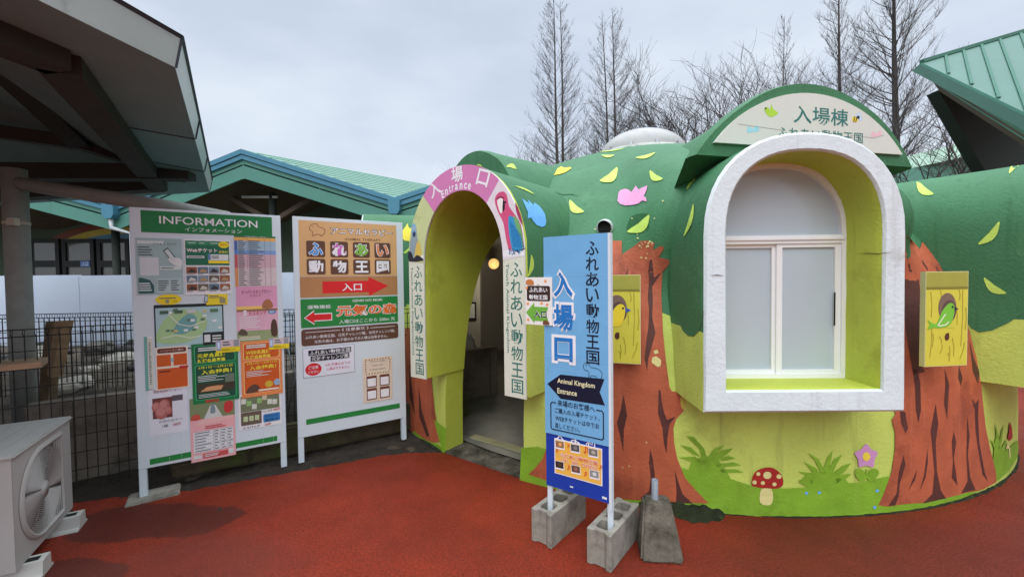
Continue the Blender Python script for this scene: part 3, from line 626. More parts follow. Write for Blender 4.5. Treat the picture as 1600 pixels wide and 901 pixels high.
for ch,a,w_ in zip('Entrance',(113,107.2,102.4,98.2,93.2,87.4,81.8,76.6),(.030,.030,.017,.018,.029,.029,.028,.029)):
    i_=arcpt(.436,1.63,2.198,R_(a)); tall=ch in 'Et'; b.text(ch,i_[0],i_[1]+(.008 if tall else 0),w_,.060 if ch=='E' else .056 if ch=='t' else .046,WHT,2,.026,R_((a-93)*.62))
b.build('heading_panel',es)
# photographs printed at both shoulders
b=MB(); arcband(180,132,ink(196,206,150),b,1); b.rect(-.604,1.655,-.42,1.69,ink(70,66,70),1)
for q,m in (([(-.585,1.70),(-.585,1.80),(-.56,1.87),(-.565,1.93),(-.53,1.965),(-.50,1.93),(-.495,1.86),(-.475,1.80),(-.47,1.72),(-.50,1.69),(-.56,1.69)],ink(140,160,168)),([(-.568,1.90),(-.55,1.955),(-.52,1.965),(-.50,1.925),(-.515,1.88),(-.55,1.87)],ink(128,176,206)),
   ([(-.548,1.885),(-.525,1.90),(-.51,1.88),(-.52,1.855),(-.54,1.857)],ink(50,62,96)),([(-.53,1.69),(-.50,1.80),(-.475,1.82),(-.45,1.76),(-.45,1.69)],ink(214,186,92)),([(-.60,1.655),(-.60,1.74),(-.56,1.72),(-.54,1.68),(-.50,1.705),(-.44,1.68),(-.425,1.655)],ink(44,46,56))): b.poly(q,m,2,2)
for x,z in ((-.548,1.925),(-.522,1.928)): b.disc(x,z,.009,.010,WHT,3); b.disc(x,z,.005,.006,BLK,4)
for k in range(5): b.line([(-.58+.03*k,2.0+.02*(k%2)),(-.55+.03*k,1.98+.03*(k%3))],.004,ink(158,172,120),2)
b.build('monkey_photo',es)
b=MB(); arcband(50,0,ink(222,214,220),b,1); b.rect(.396,1.655,.58,1.69,ink(60,120,160),1)
for q,m in (([(.33,2.06),(.36,2.10),(.41,2.105),(.44,2.07),(.455,2.00),(.51,1.93),(.555,1.86),(.572,1.76),(.57,1.69),(.46,1.69),(.44,1.73),(.425,1.78),(.415,1.84),(.40,1.90),(.37,1.95),(.345,2.0)],ink(206,84,126)),
   ([(.45,1.93),(.49,1.92),(.53,1.86),(.556,1.76),(.566,1.69),(.49,1.69),(.465,1.75),(.45,1.84)],ink(58,150,200)),([(.49,1.93),(.53,1.90),(.56,1.82),(.574,1.72),(.565,1.70),(.545,1.78),(.51,1.86)],ink(112,170,110)),
   ([(.352,2.05),(.385,2.065),(.41,2.04),(.405,1.99),(.385,1.955),(.365,1.99)],ink(236,230,226)),([(.405,2.05),(.418,2.03),(.418,1.985),(.40,1.965),(.398,2.0)],ink(40,32,40)),([(.51,2.02),(.55,1.94),(.568,1.86),(.54,1.90),(.515,1.96)],ink(160,62,96))): b.poly(q,m,2,2)
b.line([(.352,2.062),(.385,2.072),(.412,2.058)],.010,ink(130,40,70),3); b.disc(.424,2.03,.008,.008,BLK,3)
rg=random.Random(2)
for k in range(9): x=.47+.011*k; b.line([(x-.01,1.90-.012*k),(x+.02,1.72-.002*k)],.004,ink(36,104,170),3)
for k in range(16): x=.40+.175*rg.random(); b.line([(x,1.66+rg.random()*.05),(x+rg.uniform(-.04,.04),1.665+rg.random()*.045)],.006,ink(*rg.choice([(48,92,140),(150,190,214),(70,60,80),(28,54,92)])),3)
b.build('parrot_photo',es)
for nm,x0,x1,sub in (('left_panel_print',-.604,-.42,'Touch Animal Kingdom(Zoo)'),('panel_print',.396,.58,'Touch Animal Kingodom')):
    b=MB(); b.vtext('ふれあい動物王国',x1-.072,1.622,.098,.1145,TEALINK,1,.006)
    n_=len(sub)*.0295
    b.text(sub,x0+.035,1.61-n_/2,n_,.030,TEALINK,1,.006,-math.pi/2); b.build('panel_lettering',es)
# sign of the entrance building under the eyebrow gable
MS=place(ES.x,ES.y,0,ang)@Matrix.Translation((0,-.02,0))
bs=thing('building_sign','cream segment shaped building sign with green lettering under the eyebrow gable','sign',MS)
SEG=[(.722+.928*math.sin(a_),2.300-.583+.928*math.cos(a_)) for a_ in [-.8914+1.7828*k/30 for k in range(31)]]
b=MB(); b.slab([(x,0,z) for x,z in SEG],(0,.018,0),mat('cream_sign_board',S(206,208,198),var=.03,scale=4,rough=.55)); b.build('sign_board',bs)
b=MB(); b.text('入場棟',.775,2.507,.425,.110,TEALINK,1,.012); b.text('ふれあい動物王国',.775,2.388,.66,.070,TEALINK,1,.01); b.build('sign_lettering',bs)
b=MB(); b.poly([(.345,2.52),(.375,2.535),(.385,2.515),(.40,2.555),(.412,2.525),(.45,2.505),(.43,2.49),(.40,2.475),(.37,2.485)],ink(168,206,60),1,2); b.disc(.358,2.525,.006,.006,BLK,2); b.build('bird_picture',bs)
for x,z,m,s_ in ((.265,2.39,ink(150,206,216),1),(1.215,2.42,ink(226,182,190),-1)): b=MB(); b.poly([(x-.04,z-.02),(x-.03,z+.02),(x,z+.005),(x+.035,z+.03),(x+.045,z-.005),(x+.005,z-.012)],m,1,2); b.build('ribbon_picture',bs)
b=MB(); b.disc(1.04,2.505,.024,.018,ink(236,206,60),1); b.line([(1.03,2.488),(1.036,2.522)],.007,BLK,2); b.line([(1.046,2.488),(1.052,2.52)],.007,BLK,2)
b.disc(1.07,2.535,.022,.016,ink(190,208,226),1); b.disc(1.085,2.512,.018,.013,ink(190,208,226),1); b.disc(1.066,2.52,.011,.011,BLK,2); b.build('bee_picture',bs)
b=MB(); b.line([(.16,2.418),(.30,2.41),(.5,2.40)],.003,ink(150,148,138),1); b.build('board_crease',bs); b=MB(); b.line([(1.0,2.40),(1.2,2.395),(1.28,2.42)],.003,ink(150,148,138),1); b.build('board_crease',bs)
# bird house panels on the painted trunks
def bird_panel(M, label, bird):
    b=MB(); w=.296; h_=.572; b.box(0,w,0,.03,0,h_,mat('panel_edge',S(206,204,150),var=.05))
    b.rect(.004,.004,w-.004,h_-.10,ink(206,198,70),1); b.rect(.004,h_-.10,w-.004,h_-.004,ink(160,158,66),1); b.rect(.004,h_-.108,w-.004,h_-.092,ink(126,122,44),2)
    grain_=ink(166,152,48)
    for x0,z0,x1,z1 in ((.035,.45,.04,.30),(.10,.46,.104,.40),(.23,.46,.235,.40),(.255,.46,.25,.12),(.045,.26,.035,.06),(.055,.20,.05,.12),(.21,.36,.22,.25),(.10,.18,.115,.14),(.12,.13,.105,.08),(.19,.17,.20,.06),(.17,.12,.168,.04),(.275,.14,.245,.04),(.16,.08,.17,.03),(.28,.35,.278,.22)):
        b.line([(x0,z0),((x0+x1)/2+.006,(z0+z1)/2),(x1,z1)],.006,grain_,2)
    cx,cz=.150,.355; b.disc(cx,cz,.062,.088,ink(120,98,84),2,30); b.disc(cx+.012,cz-.022,.049,.066,ink(92,72,66),3,30)
    if bird=='green':
        G_=ink(118,190,60)
        b.poly([(.012,.285),(.05,.262),(.08,.262),(.11,.33),(.15,.375),(.178,.382),(.196,.365),(.20,.335),(.185,.28),(.16,.245),(.10,.232),(.055,.236),(.012,.226),(.03,.256)],G_,4,2)
        b.line([(.135,.315),(.085,.25),(.10,.245),(.14,.252),(.158,.268)],.007,ink(226,232,200),5); b.poly([(.196,.362),(.226,.345),(.198,.334)],ink(40,44,66),5); b.disc(.183,.358,.006,.007,BLK,6)
        b.line([(.14,.235),(.20,.233)],.003,ink(180,206,70),4)
    else:
        Y_=ink(232,208,54)
        b.poly([(.10,.25),(.12,.33),(.15,.375),(.18,.385),(.20,.365),(.20,.32),(.185,.27),(.16,.24)],Y_,4,2); b.poly([(.20,.365),(.238,.345),(.205,.33)],ink(54,92,168),5); b.disc(.188,.358,.006,.007,BLK,6)
    b.disc(.150,.178,.015,.022,ink(86,42,36),4); b.disc(.156,.196,.009,.006,ink(86,42,36),4)
    o=b.build('bird_house_panel',None,M); tag(o,label,'panel',None)
bird_panel(place(2.475,2.515,.945,.12),'yellow painted board with green bird on right trunk','green')
bird_panel(place(.535,2.762,.948,-.31),'yellow painted board with yellow bird behind blue sign','yellow')
# ================================================================== NOTICE BOARDS
def notice_board(pos, yaw, label, legs):
    M=place(pos[0],pos[1],0,yaw); t=thing('notice_board',label,'notice board',M,None)
    b=MB(); b.box(0,.91,0,.03,pos[2],pos[2]+1.82,M_board,.003); pn=b.build('panel',t)
    for x in (.0,.868):
        b=MB(); b.box(x,x+.042,.004,.046,legs[0] if x<.1 else legs[1],pos[2]-.001,M_board,.002); b.build('leg',t)
    b=MB(); 
    for x in (.02,.44,.86): b.box(x,x+.03,.031,.06,pos[2]+.02,pos[2]+1.8,M_board)
    b.build('rear_batten',t)
    return t,M
B1=(-2.613,2.889,.205); Y1=.563; B2=(-1.773,3.424,.209); Y2=.572
nb1,M1=notice_board(B1,Y1,'white information board with green heading and many posters',(0.,0.))
nb2,M2=notice_board(B2,Y2,'white board with tan heading and red arrow',(0.,0.))
def plane_uv(M, u, v):
    n_=M.to_3x3()@Vector((0,-1,0)); p=M.inverted()@on_plane(u,v,M.translation,n_); return p.x,p.z
def poster(M, tl, br, name, label, cat, draw, depth=.001, tilt=0., base=(232,232,234), group=None):
    x0,z1=plane_uv(M,*tl); x1,z0=plane_uv(M,*br); w,h_=x1-x0,z1-z0
    b=MB(); b.box(0,w,-.0008,0,0,h_,ink(*base)); b.y0=-.0009; draw(b,w,h_)
    o=b.build(name,None,M@Matrix.Translation((x0,-depth,z0))@Matrix.Rotation(tilt,4,'Y')); tag(o,label,cat,group); return o
# printed straight on board 1
def on_board(t, M, name, fn, y=-.0008):
    b=MB(y); fn(b,lambda u,v:plane_uv(M,u,v)); b.build(name,t)
GRN=ink(26,120,62); GRNB=ink(38,132,62)
def hd(b,P):
    x0,z1=P(219.4,327.5); x1,z0=P(425.3,367.4); z1=(z1+P(425,340)[1])/2; z0=(z0+P(219.4,365)[1])/2
    b.rect(x0,z0,x1,z1,GRN,1); w=x1-x0; b.text('INFORMATION',(x0+x1)/2+.0,z0+(z1-z0)*.60,w*.75,(z1-z0)*.36,WHT,2,.006); b.text('インフォメーション',(x0+x1)/2+.02,z0+(z1-z0)*.20,w*.44,(z1-z0)*.20,WHT,2)
on_board(nb1,M1,'heading',hd)
on_board(nb1,M1,'footer_bar',lambda b,P:b.rect(.062,P(230,722)[1]-.02,.845,P(230,722)[1]+.02,GRNB,1))
on_board(nb1,M1,'pencil_grid',lambda b,P:[b.line([(x,.23),(x,.55)],.0012,ink(196,202,214),1) for x in (.1,.17,.24,.31,.75,.82)]+[b.line([(.06,z),(.86,z)],.0012,ink(198,204,214),1) for z in (.40,.47,.54)])
BAR=ink(90,108,110); PALE=ink(214,224,222); DK=ink(40,66,62)
def pA(b,w,h):
    b.rect(0,0,w,h,ink(160,186,186),1); b.rect(.01,h*.9,w*.6,h*.95,PALE,2); b.bars(.012,h*.68,w*.42,h*.86,4,BAR,2,3); b.text('アクセス ガイド',w*.62,h*.9,w*.5,h*.045,DK,3)
    b.rrect(w*.08,h*.34,w*.48,h*.66,ink(206,214,216),2,.006); b.poly([(0.01,.01),(w*.36,.01),(w*.36,h*.16),(w*.28,h*.26),(w*.12,h*.3),(.01,h*.3)],ink(46,92,92),2); b.bars(w*.05,h*.06,w*.32,h*.22,4,PALE,3,5)
    b.rrect(w*.42,h*.03,w*.97,h*.29,ink(176,198,196),2,.006); b.bars(w*.45,h*.06,w*.7,h*.26,5,BAR,3,6); b.bars(w*.73,h*.06,w*.95,h*.26,5,BAR,3,7); b.rect(w*.5,h*.44,w*.97,h*.5,PALE,2); b.bars(w*.52,h*.452,w*.95,h*.488,1,BAR,3,8)
    b.poly([(w*.58,h*.78),(w*.68,h*.84),(w*.9,h*.62),(w*.8,h*.55)],ink(60,76,74),3); b.poly([(w*.61,h*.775),(w*.685,h*.815),(w*.86,h*.625),(w*.79,h*.58)],ink(206,216,214),4); b.poly([(w*.68,h*.64),(w*.8,h*.53),(w*.98,h*.5),(w*.98,h*.62),(w*.86,h*.66)],ink(222,224,222),3,2)
poster(M1,(211,371),(286.8,459),'poster','pale teal guide poster with phone drawing, top of INFORMATION board','poster',pA,.001,base=(170,192,190))
def pB(b,w,h):
    b.rect(.006,h*.53,w-.006,h-.012,ink(30,108,80),1)
    for i,x in enumerate((.16,.4,.64)): b.disc(w*x,h*.93,w*.14,h*.045,ink(52,136,96),2); b.bars(w*(x-.08),h*.92,w*(x+.1),h*.945,1,PALE,3,i)
    b.disc(w*.86,h*.91,w*.12,h*.062,ink(240,222,40),3); b.text('販売中',w*.86,h*.91,w*.16,h*.035,ink(190,60,40),4)
    b.text('Webチケット',w*.38,h*.80,w*.66,h*.075,ink(240,226,226),3,.03); b.text('販売中！',w*.85,h*.775,w*.2,h*.045,ink(240,220,60),3,.02)
    b.rect(w*.05,h*.66,w*.42,h*.70,WHT,2); b.bars(w*.07,h*.665,w*.4,h*.695,1,BAR,3,2); b.rrect(w*.5,h*.62,w*.96,h*.73,ink(220,226,226),2,.005); b.bars(w*.58,h*.65,w*.8,h*.71,2,BAR,3,9); b.rect(w*.51,h*.565,w*.97,h*.615,ink(244,222,40),2); b.rect(w*.5,h*.63,w*.56,h*.74,ink(96,130,170),3)
    rg=random.Random(4)
    for r_ in range(3):
        z1=h*(.50-.155*r_); b.rect(w*.03,z1-h*.035,w*.97,z1-h*.028,ink(200,206,210),2)
        for c_ in range(4):
            x=w*(.03+.24*c_); col=rg.choice([(96,120,140),(150,92,62),(110,100,84),(126,150,166),(140,84,56)]) ; b.rect(x,z1-h*.115,x+w*.225,z1,ink(*col),2); b.poly([(x+w*.03,z1-h*.1),(x+w*.09,z1-h*.03),(x+w*.19,z1-h*.06),(x+w*.2,z1-h*.1)],ink(*rg.choice([(206,204,196),(60,56,52),(180,150,110)])),3); b.bars(x,z1-h*.138,x+w*.2,z1-h*.12,1,BAR,3,c_+r_*4)
poster(M1,(287.4,373),(361.5,458.6),'poster','green and white web ticket poster with twelve small photos','poster',pB,.003)
def pC(b,w,h):
    b.rect(0,h*.965,w,h,ink(52,110,70),1); b.text('営業時間のご案内',w*.5,h*.983,w*.5,h*.022,PALE,2); b.rect(0,h*.9,w,h*.965,ink(232,178,96),1)
    for i,(z0,z1,c) in enumerate(((.72,.9,(170,196,216)),(.64,.72,(130,168,222)),(.38,.64,(218,180,190)),(.02,.38,(222,204,206)))): b.rect(.0,h*z0,w*.07,h*z1,ink(*((70,110,180),(90,140,210),(200,90,100),(224,150,90))[i]),2); b.rect(w*.07,h*z0,w,h*z1,ink(*c),1)
    for i in range(22): b.line([(w*.02,h*(.03+.0405*i)),(w*.98,h*(.03+.0405*i))],.0012,ink(120,124,130),3); b.bars(w*.09,h*(.036+.0405*i),w*.28,h*(.064+.0405*i),1,BAR,3,i); b.bars(w*.33,h*(.036+.0405*i),w*.7,h*(.064+.0405*i),1,BAR,3,i+40)
    for x in (.3,.72,.86): b.line([(w*x,h*.02),(w*x,h*.96)],.0015,ink(110,114,122),3)
poster(M1,(365.5,367.5),(432.5,448),'poster','tall timetable poster with coloured rows at board top','poster',pC,.002)
def pD(b,w,h):
    b.rect(0,0,w,h,ink(226,176,196),1); b.rect(0,h*.62,w,h,ink(220,158,188),1); b.rect(0,0,w,h*.2,ink(150,166,120),2); b.rect(0,h*.55,w*.65,h*.64,ink(240,200,110),2); b.rect(0,h*.545,w,h*.585,ink(150,110,80),2)
    b.text('ビーバースタンプラリー',w*.5,h*.90,w*.72,h*.07,ink(110,70,60),3,.012); b.text('イベント',w*.46,h*.83,w*.28,h*.05,ink(110,70,60),3,.012)
    b.text('5',w*.2,h*.52,w*.09,h*.10,ink(236,232,234),4,.05); b.text('個スタンプ',w*.5,h*.51,w*.42,h*.07,ink(190,70,96),3,.03); b.disc(w*.86,h*.52,w*.1,h*.035,ink(60,130,190),3); b.text('GET',w*.86,h*.52,w*.13,h*.035,WHT,4,.03); b.bars(w*.06,h*.24,w*.74,h*.46,6,ink(232,222,226),3,4); b.bars(w*.06,h*.03,w*.6,h*.1,2,ink(226,226,206),3,6)
    b.poly([(w*.84,h*.08),(w*.82,h*.25),(w*.86,h*.37),(w*.93,h*.38),(w*.98,h*.28),(w*.98,h*.08)],ink(84,62,50),4,2); b.poly([(w*.02,h*.14),(w*.1,h*.24),(w*.22,h*.2),(w*.24,h*.12)],ink(92,84,66),3,2)
    b.poly([(w*.62,h*.6),(w*.66,h*.72),(w*.78,h*.76),(w*.86,h*.7),(w*.88,h*.6)],ink(168,112,72),3,2)
poster(M1,(368.4,447.5),(434.8,530),'poster','pink event poster with brown beaver pictures','poster',pD,.002,base=(226,176,196))
def pE(b,w,h):
    b.rect(0,0,w,h,ink(34,44,46),1); b.rect(.008,.008,w-.008,h*.93,ink(170,204,206),2); b.rect(w*.68,.004,w*.99,h*.34,ink(36,44,46),4); b.rect(w*.7,h*.12,w*.79,h*.29,PALE,5); b.bars(w*.82,h*.1,w*.96,h*.28,3,PALE,5,2)
    b.poly([(w*.03,h*.2),(w*.1,h*.6),(w*.3,h*.86),(w*.6,h*.85),(w*.75,h*.6),(w*.66,h*.3),(w*.4,h*.14)],ink(170,206,150),3,3); b.poly([(w*.25,h*.4),(w*.36,h*.66),(w*.5,h*.78),(w*.6,h*.66),(w*.52,h*.42),(w*.38,h*.34)],ink(112,170,170),4,3)
    rg=random.Random(8)
    for k in range(16): x,z=w*rg.uniform(.06,.92),h*rg.uniform(.38,.86); b.rect(x,z,x+w*.06,z+h*.05,ink(*rg.choice([(226,232,230),(96,130,110),(210,190,120),(230,236,236)])),5)
    for q in ([(.1,.28),(.3,.32),(.5,.24),(.66,.28)],[(.2,.78),(.34,.56),(.5,.5),(.72,.6)]): b.line([(w*x,h*z) for x,z in q],.006,ink(232,234,220),5)
    for x in (.08,.28,.46,.8): b.rect(w*x,h*.80,w*(x+.12),h*.87,ink(*((70,104,84),(206,206,206),(84,130,96),(120,104,90))[int(x*3)%4]),6)
poster(M1,(240.2,476.5),(350.7,540),'poster','wide park map poster with dark border in board middle','map',pE,.002)
poster(M1,(224.6,526),(240.6,609),'poster','narrow teal poster strip showing at board left edge','poster',lambda b,w,h:(b.rect(0,0,w*.4,h,ink(112,172,164),1),b.rect(w*.45,h*.03,w*.98,h*.97,ink(214,216,200),1),b.bars(w*.55,h*.1,w*.85,h*.9,22,BAR,2,3)),.001)
def pG(b,w,h):
    b.rect(.0,0,w,h,ink(232,222,206),1); b.rect(w*.04,h*.03,w*.96,h*.5,ink(206,92,36),2); b.rect(w*.04,h*.55,w*.46,h*.82,ink(206,92,36),2); b.rect(w*.54,h*.55,w*.96,h*.82,ink(206,92,36),2); b.rrect(w*.06,h*.86,w*.94,h*.97,ink(110,52,36),2,.01); b.text('イベントのご案内',w*.5,h*.915,w*.7,h*.05,ink(226,206,190),3,.01); b.bars(w*.1,h*.4,w*.6,h*.46,1,ink(96,44,28),3,3); b.disc(w*.5,h*.69,w*.05,h*.05,ink(150,190,190),3)
    for k in range(3): b.disc(w*(.76+.09*k),h*.5,w*.05,h*.035,ink(190,40,48),4)
poster(M1,(242.4,543),(295.8,604),'poster','orange grid poster with brown heading strip','poster',pG,.003,base=(232,222,206))
def member(bgc, fg, head, hc):
    def d(b,w,h):
        b.rect(0,0,w,h,ink(*bgc),1); k=ink(*fg); y=ink(*hc)
        for z0,z1 in ((.68,.965),(.06,.64)): b.rrect(w*.06,h*z0,w*.94,h*z1,ink(*[min(255,int(c*1.25+40)) for c in bgc]),2,.012); b.rrect(w*.075,h*(z0+.008),w*.925,h*(z1-.008),k,3,.011)
        b.bars(w*.14,h*.87,w*.62,h*.94,2,PALE,4,2,.6); b.text(head,w*.42,h*.80,w*.60,h*.075,y,4,.03); b.text('新規会員募集',w*.42,h*.715,w*.60,h*.065,y,4,.03)
        b.text('入会特典！',w*.52,h*.52,w*.66,h*.075,y,4,.03); b.text('3月1日〜3月31日',w*.5,h*.60,w*.74,h*.04,y,4,.015); b.bars(w*.12,h*.36,w*.74,h*.47,4,PALE,4,8,.4)
        return k
    return d
def pH(b,w,h):
    member((30,122,72),(24,82,60),'元気会員様',(226,226,60))(b,w,h); b.rect(w*.1,h*.18,w*.9,h*.33,ink(64,60,48),4); b.poly([(w*.16,h*.2),(w*.3,h*.27),(w*.5,h*.28),(w*.66,h*.27),(w*.6,h*.2)],ink(214,160,110),5); b.rect(w*.7,h*.32,w*.9,h*.46,ink(110,126,112),5); b.bars(w*.12,h*.09,w*.86,h*.16,3,PALE,4,5,.35)
poster(M1,(298.7,538),(374,622),'poster','dark green membership poster with yellow lettering','poster',pH,.004,base=(30,122,72))
def pI(b,w,h):
    member((232,140,84),(206,92,36),'WEB会員様',(238,214,70))(b,w,h); b.poly([(w*.1,h*.08),(w*.2,h*.2),(w*.36,h*.22),(w*.44,h*.1)],ink(96,70,56),4,2); b.disc(w*.66,h*.2,w*.1,h*.06,ink(206,176,60),5); b.disc(w*.86,h*.22,w*.08,h*.06,ink(150,180,206),5); b.rect(w*.4,h*.09,w*.9,h*.12,ink(236,226,206),5)
poster(M1,(375.5,534),(441.8,613),'poster','orange membership poster with yellow lettering','poster',pI,.004,base=(232,140,84))
def pJ(b,w,h):
    b.text('国産馬肉専門ショップ',w*.5,h*.92,w*.72,h*.07,ink(150,70,96),1,.01); b.rect(w*.1,h*.35,w*.6,h*.78,ink(112,60,58),1); b.rect(w*.6,h*.68,w*.88,h*.8,ink(90,84,90),1)
    for x,z,r_ in ((.2,.6,.12),(.4,.62,.14),(.32,.47,.16),(.5,.5,.1)): b.disc(w*x,h*z,w*r_,h*r_*.9,ink(178,104,100),2); b.disc(w*(x-.02),h*(z+.02),w*r_*.7,h*r_*.55,ink(196,130,124),3)
    b.text('お肉のおやつ',w*.55,h*.28,w*.6,h*.06,ink(96,96,104),1); b.text('1個',w*.4,h*.18,w*.14,h*.06,ink(70,70,80),1,.01); b.text('100円',w*.7,h*.18,w*.2,h*.06,ink(176,40,56),1,.02)
poster(M1,(231,607),(294.5,672),'poster','white price sheet with red meat photo','poster',pJ,.001,base=(222,224,234))
def pK(b,w,h):
    b.rect(0,0,w,h,ink(236,176,180),1); b.rect(0,h*.66,w,h,ink(126,140,100),2); b.poly([(w*.3,h*.66),(w*.45,h*.86),(w*.56,h*.86),(w*.72,h*.66)],ink(206,210,206),3); b.poly([(w*.44,h*.74),(w*.48,h*.88),(w*.53,h*.88),(w*.56,h*.74)],ink(126,144,150),4,2); b.text('BBQ',w*.5,h*.93,w*.3,h*.05,ink(206,44,44),4,.04); b.poly([(w*.76,h*.74),(w*.78,h*.88),(w*.95,h*.88),(w*.96,h*.76),(w*.86,h*.7)],ink(196,60,60),4,2); b.poly([(w*.02,h*.66),(w*.06,h*.74),(w*.2,h*.74),(w*.22,h*.66)],ink(196,84,70),4,2); b.poly([(w*.02,0.56*h),(w*.3,h*.66),(w*.98,h*.66),(w*.98,h*.6)],ink(232,184,180),3)
    b.rect(w*.06,h*.14,w*.95,h*.47,WHT,3); b.bars(w*.32,h*.49,w*.9,h*.55,2,ink(196,70,70),4,3)
    for i in range(8): b.line([(w*.06,h*(.14+.047*i)),(w*.95,h*(.14+.047*i))],.0014,ink(120,120,126),4); b.bars(w*.09,h*(.15+.047*min(i,6)),w*.46,h*(.178+.047*min(i,6)),1,BAR,4,i)
    for x in (.5,.66,.81): b.line([(w*x,h*.14),(w*x,h*.47)],.0014,ink(120,120,126),4); [b.bars(w*(x+.02),h*(.15+.047*i),w*(x+.13),h*(.178+.047*i),1,BAR,5,i) for i in range(7)]
    b.rect(w*.26,h*.035,w*.82,h*.11,ink(196,84,84),3); b.bars(w*.29,h*.05,w*.78,h*.1,2,PALE,4,4); b.rect(w*.84,h*.04,w*.95,h*.12,PALE,4); b.rect(w*.05,h*.05,w*.22,h*.1,PALE,3)
poster(M1,(296,623),(368.8,709),'poster','pink price poster with table hanging at board bottom','poster',pK,.003,base=(236,176,180))
def pL(b,w,h):
    b.rect(w*.05,h*.5,w*.95,h*.95,ink(116,126,96),1); b.rect(w*.05,h*.12,w*.52,h*.49,ink(104,92,80),1); rg=random.Random(6)
    for k in range(7): x,z=w*(.12+.12*k),h*rg.uniform(.62,.86); b.poly([(x-w*.06,z-h*.07),(x-w*.05,z+h*.08),(x+w*.06,z+h*.06),(x+w*.05,z-h*.08)],ink(*rg.choice([(214,218,206),(150,190,120),(206,196,170)])),2)
    for k in range(3): x=w*(.15+.13*k); b.poly([(x-w*.05,h*.24),(x-w*.04,h*.38),(x+w*.06,h*.37),(x+w*.05,h*.22)],ink(190,206,160),2)
    b.text('ハンカチ',w*.66,h*.44,w*.24,h*.07,BLK,2,.015); b.text('380円',w*.88,h*.45,w*.17,h*.07,ink(190,40,44),2,.02); b.rrect(w*.56,h*.12,w*.96,h*.36,ink(52,126,190),2,.008); b.text('かわいい',w*.76,h*.29,w*.3,h*.07,NAVY,3,.01); b.text('販売中',w*.76,h*.18,w*.3,h*.07,NAVY,3,.01); b.text('エコバッグ',w*.28,h*.055,w*.4,h*.07,BLK,2,.02); b.text('330円',w*.66,h*.055,w*.14,h*.07,ink(190,40,44),2,.02)
poster(M1,(372,617.5),(440.5,661),'poster','small white goods poster with blue price tag','poster',pL,.002)
def ytag(txt):
    def d(b,w,h): b.rect(0,0,w,h*.42,ink(240,216,40),1); b.rect(0,h*.42,w,h,ink(214,196,200),1); b.rect(w*.03,h*.2,w*.2,h*.95,ink(120,150,196),2); b.rect(w*.055,h*.3,w*.175,h*.85,ink(206,220,236),3); b.bars(w*.28,h*.5,w*.68,h*.9,2,BAR,2,3); b.rect(w*.74,h*.42,w*.96,h*.95,ink(150,156,160),2); b.text(txt,w*.52,h*.2,w*.6,h*.2,ink(120,104,30),2)
    return d
poster(M1,(337,531.5),(375.2,548),'paper_tag','yellow and grey strip tag across dark green membership poster','tag',ytag('会員登録はこちら'),.006)
poster(M1,(420,528.5),(451.7,543),'paper_tag','yellow and grey strip tag across orange membership poster','tag',ytag('会員登録はこちら'),.006)
def yov(b,w,h): b.disc(w*.5,h*.5,w*.5,h*.5,ink(240,214,36),1,30); b.bars(w*.14,h*.55,w*.8,h*.72,1,BAR,2,2); b.rect(w*.38,h*.16,w*.52,h*.5,ink(150,150,120),2); b.text('こちら',w*.72,h*.34,w*.2,h*.24,BLK,2)
x0,z1=plane_uv(M1,242.5,460); x1,z0=plane_uv(M1,284,475.5); b=MB(); yov(b,x1-x0,z1-z0); o=b.build('paper_tag',None,M1@Matrix.Translation((x0,-.0015,z0))); tag(o,'oval yellow tag above the park map','tag')
poster(M1,(322,459.5),(356,475),'paper_tag','square cornered yellow tag with phone picture below web ticket poster','tag',lambda b,w,h:(b.rect(0,0,w,h,ink(240,216,50),1),b.rect(w*.62,h*.12,w*.9,h*.6,ink(150,146,110),2),b.bars(w*.15,h*.6,w*.85,h*.9,2,BAR,2,1),b.poly([(-w*.1,h*.3),(w*.06,h*.25),(w*.1,h*.9),(-w*.06,h*.95)],ink(70,84,100),3),b.poly([(-w*.07,h*.36),(w*.045,h*.32),(w*.075,h*.82),(-w*.04,h*.87)],ink(190,206,220),4)),.004)
